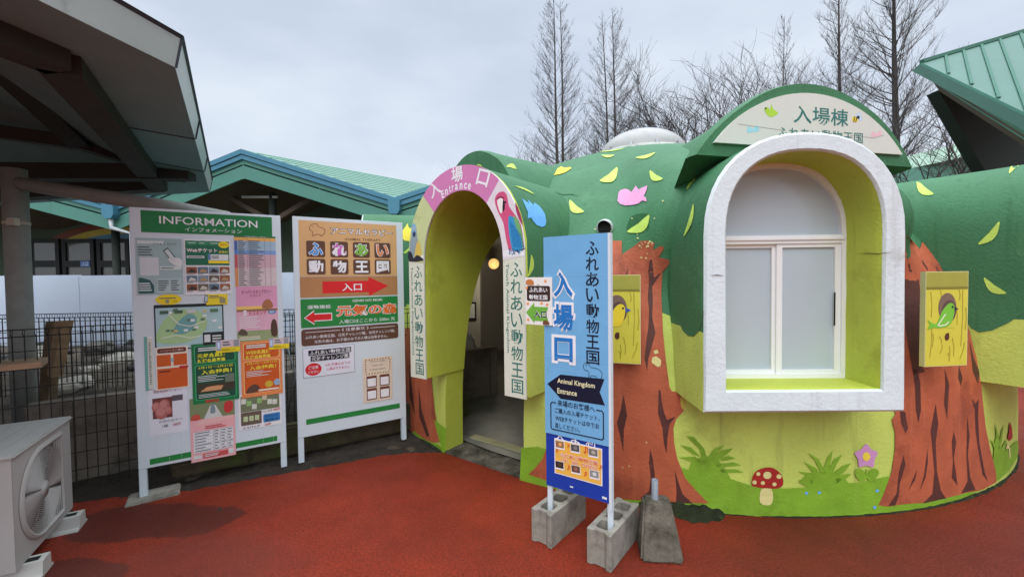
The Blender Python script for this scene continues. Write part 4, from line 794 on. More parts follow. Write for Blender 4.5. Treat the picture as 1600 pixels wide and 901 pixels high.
# board 2 printing
def g2(b,P):
    x0,_=P(466,343.3); x1,_=P(619.8,400); zt=P(466,343.6)[1]; zb_=P(470,434.8)[1]
    def Z(f): return zt-(zt-zb_)*f
    W_=x1-x0; X=lambda f:x0+W_*f
    zt=2.0; zb_=1.54; ztot=zt-zb_
    BRN=ink(96,66,52); TAN=ink(212,168,116)
    b.rect(x0,zb_,x1,zt,TAN,1)
    b.text('アニマルセラピー',X(.63),zt-.075,W_*.66,.064,BRN,2,.055); b.text('アニマルセラピー',X(.63),zt-.075,W_*.645,.055,WHT,3,.012); b.text('ANIMAL THERAPY',X(.63),zt-.142,W_*.38,.022,BRN,2,.004)
    cap=[(.10,.86),(.12,.93),(.17,.95),(.185,.90),(.24,.86),(.245,.79),(.225,.76),(.22,.735),(.20,.735),(.20,.755),(.15,.755),(.145,.735),(.125,.735),(.13,.80),(.105,.83)]
    q=[(X(x-.0),zb_+ztot*z) for x,z in curve(cap,3)]; b.line(q+q[:1],.004,BRN,2); b.disc(X(.135),zb_+ztot*.90,.004,.004,BRN,3)
    cols=[(70,150,222),(206,108,190),(130,190,70),(222,132,70)]
    for i,ch in enumerate('ふれあい'):
        cx=X(.155+.228*i); b.rrect(cx-.072,zt-.30,cx+.072,zt-.165,BRN,2,.014); b.text(ch,cx,zt-.2325,.118,.112,WHT,3,.06); b.text(ch,cx,zt-.2325,.106,.102,ink(*cols[i]),4,.032)
    for i,ch in enumerate('動物王国'):
        cx=X(.155+.228*i); b.rrect(cx-.072,zt-.445,cx+.072,zt-.315,BRN,2,.014); b.text(ch,cx,zt-.38,.112,.104,WHT,3,.035)
    b.rect(x0,1.365,x1,1.536,ink(176,128,84),1)
    az=1.448; RED=ink(214,38,42); b.poly([(X(.21),az-.052),(X(.21),az+.048),(X(.68),az+.048),(X(.68),az+.082),(X(.895),az),(X(.68),az-.086),(X(.68),az-.052)],RED,2); b.text('入口',X(.505),az-.004,.165,.066,WHT,3,.02)
    gz0,gz1=1.115,1.352; b.rect(x0,gz0,x1,gz1,GRNB,1); b.text('GENKI NO MORI',X(.665),gz1-.028,W_*.32,.022,WHT,2,.01); b.text('運動施設',X(.175),gz1-.068,W_*.225,.032,WHT,2,.008)
    b.text('元気の森',X(.665),gz1-.112,W_*.665,.104,WHT,2,.07); b.text('元気の森',X(.665),gz1-.112,W_*.65,.096,ink(232,112,44),3,.028); b.text('入場口はここから 200m 先',X(.665),gz1-.205,W_*.60,.034,WHT,2,.006)
    lz=gz1-.155; LA=lambda k:[(X(.038)-.008*k,lz),(X(.125),lz+.05+.012*k),(X(.125),lz+.025+.008*k),(X(.29)+.006*k,lz+.025+.008*k),(X(.29)+.006*k,lz-.025-.008*k),(X(.125),lz-.025-.008*k),(X(.125),lz-.05-.012*k)]
    b.poly(LA(1),WHT,2); b.poly(LA(0),RED,3)
    b.rrect(x0,.965,x1,1.102,BRN,1,.02); b.text('《 注意事項 》',X(.53),1.078,W_*.28,.028,WHT,2,.006); b.line([(X(.04),1.076),(X(.37),1.076)],.004,WHT,2); b.line([(X(.69),1.076),(X(.96),1.076)],.004,WHT,2)
    b.text('ふれあい動物王国、元気チャレンジ館、幼児チャレンジ館、',X(.5),1.035,W_*.93,.028,WHT,2,.004); b.text('元気の森は、お子様のみでの入場は出来ません。',X(.5),.993,W_*.76,.028,WHT,2,.004)
    b.rect(X(.008),.70,X(.515),.945,ink(120,130,160),1); b.rect(X(.012),.703,X(.511),.942,ink(222,225,236),2); b.rect(X(.06),.88,X(.48),.925,BLK,3); b.text('ふれあい動物王国',X(.27),.9025,W_*.40,.036,WHT,4,.012); b.rect(X(.08),.83,X(.46),.875,BLK,3); b.text('元気チャレンジ館',X(.27),.8525,W_*.36,.036,WHT,4,.012)
    b.disc(X(.105),.765,.062,.052,ink(206,36,46),3); b.text('ご注意',X(.105),.782,.075,.026,WHT,4,.012); b.text('ください',X(.105),.745,.08,.024,WHT,4,.012); b.text('※お子様のみでの',X(.345),.79,W_*.25,.026,ink(196,44,84),3,.006); b.text('入場はできません',X(.345),.753,W_*.235,.026,ink(196,44,84),3,.006)
on_board(nb2,M2,'sign_print',g2)
on_board(nb2,M2,'footer_bar',lambda b,P:b.rect(.062,.31,.85,.355,GRNB,1))
on_board(nb2,M2,'pencil_grid',lambda b,P:[b.line([(x,.38),(x,.68)],.0012,ink(198,204,216),1) for x in (.1,.2,.3,.4,.5,.8)]+[b.line([(.06,z),(.86,z)],.0012,ink(200,206,216),1) for z in (.42,.5,.58,.66)])
def qp(b,w,h):
    b.rect(0,0,w,h,ink(222,206,186),1); B_=ink(150,90,50)
    for k in range(9): b.disc(w*(.12+.095*k),h*.955,.006,.006,B_,2); b.disc(w*(.12+.095*k),h*.64,.006,.006,B_,2)
    for k in range(5): b.disc(w*.1,h*(.70+.055*k),.006,.006,B_,2); b.disc(w*.92,h*(.70+.055*k),.006,.006,B_,2)
    for i,t_ in enumerate(('Home page','List of','Languages')): b.text(t_,w*.5,h*(.91-.09*i),w*(.5,.34,.5)[i],h*.04,ink(84,80,80),2)
    for i in range(4): x=w*(.12+.44*(i%2)); z=h*(.33-.28*(i//2)); b.rrect(x,z,x+w*.34,z+h*.26,ink(112,62,44),2,.006); b.rect(x+w*.03,z+h*.025,x+w*.31,z+h*.205,WHT,3)
poster(M2,(566,560),(613.5,622),'poster','small cream paper with four brown framed squares','poster',qp,.002,base=(222,206,186))
# ================================================================== BLUE ENTRANCE SIGN ON BLOCKS
d_=Vector((.828,-.56,0)); MB_=place(.198,2.40,0,math.atan2(-.56,.828))
st=thing('standing_sign','tall narrow light blue entrance sign standing in two concrete blocks','sign',MB_)
b=MB(); b.box(-.017,.366,-.002,.004,.616,1.739,ink(112,172,216)); b.build('sign_panel',st)
b=MB(); b.box(-.0165,.3655,.0045,.010,.307,.74,ink(24,60,160)); b.y0=.0045-.0005
for ch,x in (('大',.075),('ま',.17),('利',.26)): b.text(ch,x,.615,.055,.055,WHT,1,.012)
for ch,x in (('町',.265),('す',.17)): b.text(ch,x,.56,.055,.05,WHT,1,.012)
b.rect(.10,.325,.25,.33,ink(24,60,160),1); b.rect(.135,.335,.155,.343,PALE,1); b.rect(.325,.325,.352,.338,PALE,1); b.build('lower_panel',st)
for x in (-.014,.352):
    b=MB(); b.box(x,x+.028,.011,.030,.03,1.738,M_alu if False else M_board,.002); b.line([(x+.014,.26),(x+.02,.25)],.01,BLK,-16); b.build('post',st)
b=MB(); b.box(.366,.381,-.002,.03,.27,1.739,M_board,.001); b.build('edge_trim',st)
b=MB(-.0025)
b.text('入',.105,1.470,.150,.175,WHT,1,.085); b.text('場',.105,1.288,.150,.175,WHT,1,.085); b.text('口',.105,1.107,.150,.165,WHT,1,.085)
SB=ink(36,116,190); b.text('入',.105,1.470,.118,.142,SB,2,.035); b.text('場',.105,1.288,.122,.145,SB,2,.030); b.text('口',.105,1.107,.115,.132,SB,2,.035)
b.vtext('ふれあい動物王国',.280,1.706,.074,.0835,NAVY,1,.012)
b.poly([(.0,.902),(.085,.965),(.345,.972),(.318,.90),(.347,.832),(.085,.828)],NAVY,1); b.text('Animal Kingdom',.178,.925,.225,.036,ink(238,234,190),2,.012); b.text('Entrance',.125,.872,.12,.030,ink(238,234,190),2,.012)
cap=[(.225,1.025),(.232,1.043),(.25,1.046),(.262,1.036),(.27,1.026),(.30,1.024),(.325,1.012),(.332,.99),(.325,.972),(.318,.962),(.312,.972),(.306,.962),(.298,.980),(.27,.98),(.264,.966),(.256,.966),(.258,.99),(.252,1.005),(.234,1.008)]
q=curve(cap,3); b.line(q+q[:1],.0028,NAVY,1); b.disc(.243,1.034,.003,.003,NAVY,2)
FRm=[(.055,.800),(.03,.800),(.022,.79),(.022,.655),(.03,.646),(.33,.646),(.338,.655),(.338,.79),(.33,.800),(.30,.800)]
b.line(FRm,.006,NAVY,1); b.text('来場のお客様へ',.178,.803,.225,.036,NAVY,2,.008); b.text('ご購入の入場チケット、',.183,.758,.27,.030,NAVY,2,.006); b.text('WEBチケットは中でお',.183,.715,.265,.030,NAVY,2,.006); b.text('渡しください。',.125,.673,.155,.030,NAVY,2,.006)
for z in (1.52,1.06,.99): b.line([(-.015,z),(.2,z+.002),(.36,z-.003)],.0014,ink(150,196,228),1)
b.build('sign_lettering',st)
# small posters fixed on this sign
def op(b,w,h):
    b.rect(.006,.006,w-.006,h-.006,ink(232,178,76),1); OR=ink(226,110,50)
    for x,z,c in ((.13,.84,(150,110,70)),(.46,.84,(86,84,84)),(.83,.84,(120,116,108)),(.12,.26,(56,44,38)),(.47,.26,(104,72,60)),(.85,.26,(140,140,138))):
        b.poly([(w*(x-.10),h*(z-.13)),(w*(x-.11),h*(z+.11)),(w*(x+.09),h*(z+.13)),(w*(x+.10),h*(z-.11))],WHT,2); b.poly([(w*(x-.09),h*(z-.08)),(w*(x-.10),h*(z+.10)),(w*(x+.08),h*(z+.115)),(w*(x+.085),h*(z-.07))],ink(*c),3); b.disc(w*x,h*(z+.02),w*.04,h*.05,ink(*[min(255,int(k*1.5)) for k in c]),4)
    b.text('ふれあい動物王国',w*.52,h*.585,w*.80,h*.135,WHT,3,.06); b.text('ふれあい動物王国',w*.52,h*.585,w*.79,h*.115,OR,4,.012); b.text('10：00  OPEN',w*.53,h*.445,w*.74,h*.11,WHT,3,.06); b.text('10：00  OPEN',w*.53,h*.445,w*.73,h*.095,OR,4,.012)
    for x,z,s_ in ((.30,.84,.5),(.655,.80,1),(.30,.22,.7),(.65,.17,.7),(.045,.62,.6),(.96,.47,.6)):
        b.disc(w*x,h*z,w*.02*s_,h*.025*s_,ink(206,80,40),5); b.line([(w*(x+.018*s_),h*z),(w*(x+.018*s_),h*(z+.15*s_)),(w*(x+.06*s_),h*(z+.15*s_)),(w*(x+.06*s_),h*(z+.02))],.004*s_+.001,ink(206,80,40),5)
x0,z1=plane_uv(MB_,866,691); x1,z0=plane_uv(MB_,941,765); z1=.594; z0=.392
b=MB(); b.box(0,x1-x0,-.0012,0,0,z1-z0,WHT); b.y0=-.0014; op(b,x1-x0,z1-z0); o=b.build('poster',None,MB_@Matrix.Translation((x0,.0030,z0))); tag(o,'orange opening hours poster with animal photos on dark blue panel','poster')
def tg(b,w,h):
    b.rect(.0,0,w,h,ink(232,230,226),1); b.rrect(w*.06,h*.50,w*.93,h*.82,ink(58,42,38),2,.012); b.text('ふれあい',w*.49,h*.735,w*.68,h*.105,WHT,3,.02); b.text('動物王国',w*.49,h*.58,w*.68,h*.105,WHT,3,.02)
    b.poly([(w*.02,h*.25),(w*.34,h*.47),(w*.34,h*.38),(w*.86,h*.38),(w*.78,h*.24),(w*.86,h*.08),(w*.34,h*.08),(w*.34,h*.03)],ink(112,176,66),2); b.text('入口',w*.56,h*.225,w*.48,h*.16,WHT,3,.09); b.text('入口',w*.56,h*.225,w*.47,h*.15,BLK,4,.03)
    for x,z in ((.10,.44),(.62,.46),(.82,.43),(.1,.1),(.76,.92),(.06,.78)): b.poly([(w*x+.012*(1 if k%2 else .45)*math.cos(R_(k*36+18)),h*z+.012*(1 if k%2 else .45)*math.sin(R_(k*36+18))) for k in range(10)],ink(238,150,74),3)
    b.poly([(w*.04,h*.85),(w*.06,h*.94),(w*.2,h*.96),(w*.32,h*.92),(w*.32,h*.84)],ink(196,122,66),4,2); b.poly([(w*.66,h*.02),(w*.7,h*.1),(w*.84,h*.1),(w*.9,h*.02)],ink(112,74,52),5,2); b.poly([(w*.42,h*.83),(w*.5,h*.88),(w*.58,h*.83)],ink(206,206,206),3)
x0,z1=plane_uv(MB_,822,432); x1,z0=plane_uv(MB_,864.5,508); z1=plane_uv(MB_,844,433)[1]; z0=plane_uv(MB_,844,507)[1]
b=MB(); b.box(0,x1-x0,0,.004,0,z1-z0,WHT); tg(b,x1-x0,z1-z0); o=b.build('small_sign',None,MB_@Matrix.Translation((x0,-.0095,z0))); tag(o,'small white card sign with green arrow on edge of blue sign','sign')
# ================================================================== BLOCKS, CONE, AIR CONDITIONER
def cinder(M, label):
    L_,T_,H_=.39,.137,.19
    def rr(cx,cy,hx,hy,r):
        p=[]
        for sx,sy,a in ((1,-1,-90),(1,1,0),(-1,1,90),(-1,-1,180)):
            p+=[(cx+sx*(hx-r)+r*math.cos(R_(a+t)),cy+sy*(hy-r)+r*math.sin(R_(a+t))) for t in (0,30,60,90)]
        return p
    out_=[(0,0),(.026,0),(.040,.014),(T_-.040,.014),(T_-.026,0),(T_,0),(T_,L_),(T_-.026,L_),(T_-.040,L_-.014),(.040,L_-.014),(.026,L_),(0,L_)]
    holes=[rr(T_/2,y,.040,.042,.022) for y in (.082,.195,.308)]
    b=MB()
    for z,flip in ((0,1),(H_,0)):
        bm=bmesh.new(); es_=[]
        for loop in [out_]+holes:
            vv=[bm.verts.new((x,y,z)) for x,y in loop]; es_+=[bm.edges.new((vv[i],vv[(i+1)%len(vv)])) for i in range(len(vv))]
        bmesh.ops.triangle_fill(bm,use_beauty=True,edges=es_); b.bm(bm,M_conc)
    for loop in [out_]+holes:
        n_=len(loop); b.add([(x,y,z) for z in (0,H_) for x,y in loop],[(i,(i+1)%n_,n_+(i+1)%n_,n_+i) for i in range(n_)],M_conc)
    bm=bmesh.new()
    o=b.build('concrete_block',None,M); me=o.data
    bm.free(); bm=bmesh.new(); bm.from_mesh(me); bmesh.ops.remove_doubles(bm,verts=bm.verts,dist=1e-5); bmesh.ops.recalc_face_normals(bm,faces=bm.faces)
    ed=[e_ for e_ in bm.edges if len(e_.link_faces)==2 and e_.calc_face_angle(0)>.6]; bmesh.ops.bevel(bm,geom=ed,offset=.003,segments=1,affect='EDGES'); bm.to_mesh(me); bm.free()
    tag(o,label,'concrete block','concrete blocks under the blue sign')
cinder(place(.095,2.382,0,-.685),'hollow concrete block holding left post of blue sign')
cinder(place(.379,2.187,0,-.661),'hollow concrete block holding right post, beside tapered weight')
cw=thing('concrete_weight','tapered mossy concrete weight with grey pipe stub in top','weight',place(.775,2.165,0,-.12))
bm=bmesh.new(); lo=[(-.112,0),(.112,0),(.105,.20),(-.105,.20)]; hi=[(-.078,.105),(.070,.105),(.068,.19),(-.074,.19)]
a_=[bm.verts.new((x,y,0)) for x,y in lo]; b_=[bm.verts.new((x,y,.275)) for x,y in hi]; bm.faces.new(a_[::-1]); bm.faces.new(b_)
for i in range(4): bm.faces.new((a_[i],a_[(i+1)%4],b_[(i+1)%4],b_[i]))
bmesh.ops.bevel(bm,geom=bm.edges[:],offset=.012,segments=2,affect='EDGES'); bmesh.ops.subdivide_edges(bm,edges=bm.edges[:],cuts=3,use_grid_fill=True)
for v in bm.verts: v.co+=v.normal*.006*mnoise.noise(v.co*24)
b=MB(); b.bm(bm,M_concd); b.build('block',cw)
b=MB(); n_=20; rg_=[(.0175,.20),(.0175,.385),(.0135,.385),(.0135,.25)]
b.add([(r_*math.cos(2*math.pi*k/n_)-.012,.135+r_*math.sin(2*math.pi*k/n_),z) for r_,z in rg_ for k in range(n_)]+[(-.012,.135,.25)],[(i*n_+k,i*n_+(k+1)%n_,(i+1)*n_+(k+1)%n_,(i+1)*n_+k) for i in range(3) for k in range(n_)]+[(3*n_+k,3*n_+(k+1)%n_,4*n_) for k in range(n_)],mat('grey_pvc',S(126,134,142),var=.06,rough=.45),True); b.build('pipe',cw)
# outdoor air conditioning unit: local x along its face (near to far end), y into the body
AM=place(-2.475,2.045,.085,math.atan2(.595,-.338))
ac=thing('air_conditioner','off white outdoor air conditioning unit with round fan grille','air conditioner',AM)
AL,AH,AD=.685,.562,.30
cxg,czg,rg0=.300,.285,.236
def dshape(r,n=40):
    p=[(cxg+r*math.cos(a),czg+r*math.sin(a)) for a in [math.pi/2+math.pi*k/n for k in range(n+1)]]
    return p+[(cxg+r*.98,czg-r),(cxg+r,czg-r*.98),(cxg+r,czg+r*.98),(cxg+r*.98,czg+r)]
b=MB(); bm=bmesh.new()
fo=[(0,0),(AL,0),(AL,AH),(0,AH)]; es_=[]
for loop in (fo,dshape(rg0)):
    vv=[bm.verts.new((x,0,z)) for x,z in loop]; es_+=[bm.edges.new((vv[i],vv[(i+1)%len(vv)])) for i in range(len(vv))]
bmesh.ops.triangle_fill(bm,use_beauty=True,edges=es_)
M_ac=mat('off_white_cabinet',S(172,171,167),var=.05,scale=4,rough=.45,bump=.0004,bscale=300,dirt=(S(160,156,146),5,.6,.8))
b.bm(bm,M_ac)
rad=[(0,.0),(0,AD),(AL,AD),(AL,0)]
b.box(-.0,.004,.0,AD,0,AH,M_ac); b.box(AL-.004,AL,.0,AD,0,AH,M_ac); b.box(0,AL,AD-.004,AD,0,AH,M_ac); b.box(0.004,AL-.004,.004,AD-.004,0,.004,M_ac)
P0=dshape(rg0); P1=dshape(rg0+.014); P2=dshape(rg0-.012); n_=len(P0)
vs=[(x,-.002,z) for x,z in P1]+[(x,-.016,z) for x,z in P0]+[(x,-.012,z) for x,z in P2]+[(x,.06,z) for x,z in P2]
b.add(vs,[(i*n_+k,i*n_+(k+1)%n_,(i+1)*n_+(k+1)%n_,(i+1)*n_+k) for i in range(3) for k in range(n_)],M_ac,True); b.build('cabinet',ac,None)
b=MB(); b.box(-.012,AL+.012,-.014,AD+.01,AH,AH+.022,M_ac,.009)
for y in (.07,.15,.23): b.box(.05,AL-.05,y,y+.012,AH+.0215,AH+.025,M_ac,.0015)
b.build('top_cover',ac)
b=MB(); b.box(cxg-rg0,cxg+rg0,.075,.08,czg-rg0,czg+rg0,mat('grey_shroud',S(44,44,44),var=.1)); bk=b.build('fan_shroud',ac)
b=MB()
for k in range(3):
    a0=k*2.094; pts=[(cxg+r*math.cos(a0+t),.045+s_,czg+r*math.sin(a0+t)) for r,t,s_ in ((.04,-.2,.01),(.20,-.35,.02),(.21,.35,-.01),(.04,.5,-.005))]; b.slab(pts,(0,.004,0),mat('fan_blade',S(56,56,56),var=.05,rough=.5))
b.tube([(cxg,.03,czg),(cxg,.07,czg)],.045,mat('fan_blade',S(56,56,56))); b.build('fan',ac)
b=MB()
for i in range(19):
    r=.045+.0100*i; b.tube([(cxg+r*math.cos(2*math.pi*k/36),-.010+.006*(r/.23)**2,czg+r*math.sin(2*math.pi*k/36)) for k in range(37)],.0027,M_ac,5,False)
for k in range(8): a=k*math.pi/4+.2; b.tube([(cxg+.03*math.cos(a),-.006,czg+.03*math.sin(a)),(cxg+.222*math.cos(a),-.002,czg+.222*math.sin(a))],.003,M_ac,5)
for x in (.45,.475,.5,.525,.55): 
    for s_ in (-1,1): b.tube([(x,-.004,czg+s_*(rg0-.015)),(x,-.004,czg+s_*math.sqrt(max(0,.222**2-(x-cxg)**2)))],.0022,M_ac,5)
b.tube([(cxg,-.014,czg),(cxg,-.004,czg)],.042,M_ac,24); b.build('fan_grille',ac)
for x in (.10,.575):
    b=MB(); pr=[(-.075,0),(.075,0),(.07,.012),(.05,.014),(.043,.083),(-.043,.083),(-.05,.014),(-.07,.012)]
    b.slab([(x+px,-.075,pz) for px,pz in pr],(0,.45,0),M_plas); b.box(x-.02,x+.02,-.05,.35,.0831,.0845,M_dark)
    o=b.build('plastic_foot',None,AM@Matrix.Translation((0,0,-.085))); tag(o,'off white plastic support foot under near end of air conditioner' if x<.3 else 'off white plastic support foot under far end of air conditioner','support foot','feet under the air conditioner')
# ================================================================== SHELTER WITH OCTAGONAL ROOF (upper left)
SC=Vector((-6.35,1.27,0)); a1=math.atan2(2.17-1.27,-1.70+6.35)
APX=4.36; CR=APX/math.cos(math.pi/8); th0=a1
sh=thing('shelter','grey octagonal open shelter with metal roof edge and round posts','shelter',place(SC.x,SC.y))
def oc(r,z,k): return Vector((r*math.cos(th0+k*math.pi/4),r*math.sin(th0+k*math.pi/4),z))
CR=math.hypot(-1.70+6.35,2.17-1.27)
b=MB(); 
for k in range(8):
    A,B_=oc(CR,2.60,k),oc(CR,2.60,k+1); A2,B2_=oc(CR+.03,2.745,k),oc(CR+.03,2.745,k+1); b.face([A,B_,B2_,A2],M_fas)
    b.face([A2,B2_,oc(CR+.045,2.76,k+1),oc(CR+.045,2.76,k)],M_fasd); b.face([oc(CR+.045,2.76,k),oc(CR+.045,2.76,k+1),oc(CR-.2,2.80,k+1),oc(CR-.2,2.80,k)],M_fasd)
    m_=(A+B_)/2; 
    for t in (0.001,.36,.68): p=A.lerp(B_,t); q=A2.lerp(B2_,t); n_=Vector((p.x,p.y,0)).normalized()*.004; b.bar(p+n_,q+n_,.012,.006,M_fasd)
b.build('fascia',sh)
b=MB()
for k in range(8):
    A,B_,C_,D_=oc(CR-.002,2.602,k),oc(CR-.002,2.602,k+1),oc(CR-.52,2.64,k+1),oc(CR-.52,2.64,k); b.face([A,D_,C_,B_],M_fas if False else mat('soffit_panel',S(122,160,162),var=.08,scale=3,rough=.75))
    for t in (.36,.68): p=A.lerp(B_,t); q=D_.lerp(C_,t); b.bar(p+Vector((0,0,-.003)),q+Vector((0,0,-.003)),.012,.006,M_fasd)
b.build('soffit',sh)
b=MB()
for k in range(8):
    b.face([oc(CR-.5,2.66,k),oc(CR-.5,2.66,k+1),oc(.3,4.35,k+1),oc(.3,4.35,k)],M_ply); b.face([oc(CR+.04,2.765,k),oc(.25,4.5,k),oc(.25,4.5,k+1),oc(CR+.04,2.765,k+1)],M_fasd)
b.face([oc(.3,4.36,k) for k in range(8)],M_ply); b.build('roof',sh)
b=MB()
for k in range(8): b.bar(oc(CR-.50,2.60,k),oc(CR-.50,2.60,k+1),.16,.13,M_beam)
b.build('edge_beam',sh)
LS=lambda u,v,z: on_z(u,v,z)-SC
for (u0,v0,z0_),(u1,v1,z1_),w_ in (((127,224,2.86),(292,276,2.66),.13),((127,224,2.86),(-60,40,3.05),.16),((127,224,2.86),(-80,196,3.0),.12)):
    b=MB(); b.bar(LS(u0,v0,z0_),LS(u1,v1,z1_),w_,.12,M_beam); b.build('rafter',sh)
b=MB(); b.bar(on_y(-120,268,3.9)-SC,on_y(300,270,4.3)-SC,.14,.15,M_beam); b.build('tie_beam',sh)
pc=on_y(28,400,3.45)
b=MB(); b.tube([(pc.x-SC.x,pc.y-SC.y,-.1),(pc.x-SC.x,pc.y-SC.y,2.44)],.076,M_post,24); pt_=b.build('post',sh)
b=MB()
for z in (2.0,): b.tube([(pc.x-SC.x,pc.y-SC.y,z-.012),(pc.x-SC.x,pc.y-SC.y,z+.012)],.080,mat('tape',S(190,186,170),var=.1),24)
b.box(pc.x-SC.x+.05,pc.x-SC.x+.11,pc.y-SC.y-.11,pc.y-SC.y-.07,1.97,2.03,mat('tape',S(190,186,170))); b.build('cable_tie',pt_)
for k in (2.5,3.5,4.5,5.5):
    p=oc(3.25,0,k); b=MB(); b.tube([(p.x,p.y,-.1),(p.x,p.y,2.4)],.092,M_post,20); b.build('post',sh)
e1=on_y(255,322,3.35); b=MB(); b.tube([(pc.x-SC.x,pc.y-SC.y,2.33),(e1.x-SC.x,e1.y-SC.y,e1.z),(e1.x-SC.x+.5,e1.y-SC.y+.02,e1.z-.1)],.055,M_post,12); b.build('cross_arm',sh)
# counter with a wooden top
cn=thing('counter','dark serving counter with worn wooden top beside the shelter post','counter',place(-3.17,2.82,0,R_(36)))
b=MB(); b.slab([(0,-.02,.985),(-2.2,-.10,.985),(-2.2,.36,.985),(-.02,.22,.985)],(0,0,-.038),mat('worn_plank',S(170,140,112),var=.2,scale=8,rough=.7,bump=.002,bscale=40)); b.build('counter_top',cn)
b=MB(); b.box(-2.2,-.52,.02,.3,0,.945,M_dark,.01); b.build('counter_body',cn)
# ================================================================== FENCES, BANK AND WHITE SHEET WALL
def mesh_fence(p0, p1, h, label, z0=0., curl=True, vs=.056, hs=.125, r=.0028, posts=None, name='mesh_fence'):
    p0=Vector((*p0,z0)); p1=Vector((*p1,z0)); d=(p1-p0); L_=d.length; yaw=math.atan2(d.y,d.x); t=thing(name,label,'fence',place(p0.x,p0.y,z0,yaw))
    b=MB(); k=int(L_/vs)
    def w(x,z0_,z1_,y=0): b.box(x-r,x+r,y-r,y+r,z0_,z1_,M_black)
    for i in range(k+1):
        x=i*vs; w(x,.03,h-.05)
        if curl: b.tube([(x,0,h-.055),(x,-.03,h-.03),(x,-.02,h),(x,.012,h-.005),(x,.0,h-.055)],r,M_black,4,False)
    z=.05
    while z<h-.04: b.box(0,L_,-r*1.6,-r*.2,z-r,z+r,M_black); z+=hs
    for z,y in ((h,-.02),(h-.05,0)): b.box(0,L_,y-r,y+r,z-r*1.3,z+r*1.3,M_black)
    b.build('wire_panel',t)
    for x in posts or []:
        b=MB(); b.tube([(x,.03,-.1),(x,.03,h+.03)],.02,M_black,12); ps=b.build('post',t)
        b=MB(); b.box(x-.05,x+.04,-.03,.0,h-.09,h-.04,M_black,.004); b.build('clamp',ps); b=MB(); b.box(x-.05,x+.04,-.03,.0,.35,.40,M_black,.004); b.build('clamp',ps)
    return t
mesh_fence((-4.75,1.87),(-.95,4.45),1.2,'black wire mesh fence running behind the two notice boards',posts=(.9,2.55,4.2))
mesh_fence((-8.2,4.75),(-1.9,5.35),1.14,'farther black wire mesh fence in front of the white sheet',posts=(1.2,4.6,5.9),r=.0035)
b=MB(); 
for i in range(4):
    x0=-13+i*2.9; b.box(x0,x0+2.89,7.0,7.05,-.05,1.62+.012*(i%2),M_sheet)
o=b.build('panel_wall',None,Matrix.Rotation(.0,4,'Z')); tag(o,'plain white sheet wall behind the rocky enclosure','wall')
# bank of earth and its rocks
bm=bmesh.new(); bmesh.ops.create_grid(bm,x_segments=110,y_segments=36,size=.5)
for v in bm.verts:
    x=-10.5+(v.co.x+.5)*10.3; y=3.55+(v.co.y+.5)*3.42; f=max(0,min(1,(y-3.9-max(0,(x+3.2)*.55))/2.2))
    v.co=Vector((x,y+max(0,(x+3.6))*.35,-.03+.50*f*f*(3-2*f)*(1 if x<-1.6 else max(0,(-.6-x)))+.05*mnoise.noise(Vector((x,y,0))*2.1)+.03*mnoise.noise(Vector((x,y,3))*7)))
b=MB(); b.bm(bm,mat('earth_bank',S(92,84,74),var=.4,scale=3,rough=1,bump=.03,bscale=12,dirt=(S(40,38,36),2,.5,.7)),True); tag(b.build('earth_bank'),None,None,None,'structure')
rg=random.Random(21)
def rock(x,y,z,s,label,c=None):
    bm=bmesh.new(); bmesh.ops.create_icosphere(bm,subdivisions=3,radius=1); sx,sy,sz=s*rg.uniform(.8,1.5),s*rg.uniform(.7,1.2),s*rg.uniform(.45,.8); o_=Vector((rg.random()*50,0,0))
    for v in bm.verts:
        k=1+.35*mnoise.noise(v.co*1.3+o_)+.12*mnoise.noise(v.co*4+o_); v.co=Vector((v.co.x*sx*k,v.co.y*sy*k,v.co.z*sz*k))
    b=MB(); b.bm(bm,c or M_rock); ob=b.build('rock',None,place(x,y,z,rg.random()*6)); tag(ob,label,'rock','rocks on the enclosure bank')
M_rock2=mat('pale_rock',S(176,170,158),var=.25,scale=4,rough=.95,bump=.015,bscale=12,dirt=(S(90,86,80),3,.5,.68)); M_rock3=mat('dark_rock',S(66,64,62),var=.3,scale=4,rough=.95,bump=.015,bscale=12)
for k in range(34):
    x=rg.uniform(-8.6,-4.3); y=5.05+rg.random()*1.7; z=.47*max(0,min(1,(y-3.9)/2.2))**1.3+rg.uniform(-.02,.06); c=(M_rock,M_rock2,M_rock3)[k%3]
    rock(x,y,z,rg.uniform(.10,.24),('mid grey rock among the rocks on the bank','pale grey rock among the rocks on the bank','dark rock among the rocks on the bank')[k%3],c)
for k in range(10): rock(rg.uniform(-5.6,-4.2),rg.uniform(3.7,4.3),.03,rg.uniform(.07,.14),'small mottled stone low behind the wire fence',(M_rock2,M_rock)[k%2])
for k in range(7): rock(-3.6+.4*k+rg.uniform(-.1,.1),6.1+.1*k,.42,rg.uniform(.16,.26),'large dark boulder standing behind the notice boards',M_rock3)
# concrete retaining wall and mossy timber just behind the fence
b=MB(); b.box(0,4.1,0,.14,-.1,.62,mat('stained_retaining_wall',S(120,112,102),var=.25,scale=4,rough=.95,bump=.005,bscale=40,dirt=(S(62,58,50),1.6,.48,.68)),.012)
for i in range(7): b.box(.25+.62*i,.262+.62*i,-.002,.0,-.1,.61,M_woodd)
o=b.build('retaining_wall',None,place(-3.55,3.02,0,R_(35))); tag(o,'low stained concrete retaining wall behind the wire fence','wall')
b=MB(); b.box(0,2.2,0,.10,0,.27,M_woodd,.02); o=b.build('timber_beam',None,place(-2.32,3.30,.0,R_(33))); tag(o,'damp mossy timber beam lying under the INFORMATION board','timber')
b=MB(); b.box(0,.5,0,.09,0,.12,M_woodd,.02); o=b.build('timber_offcut',None,place(-2.55,3.09,.03,R_(33))); tag(o,'short dark timber offcut behind foot of INFORMATION board','timber')
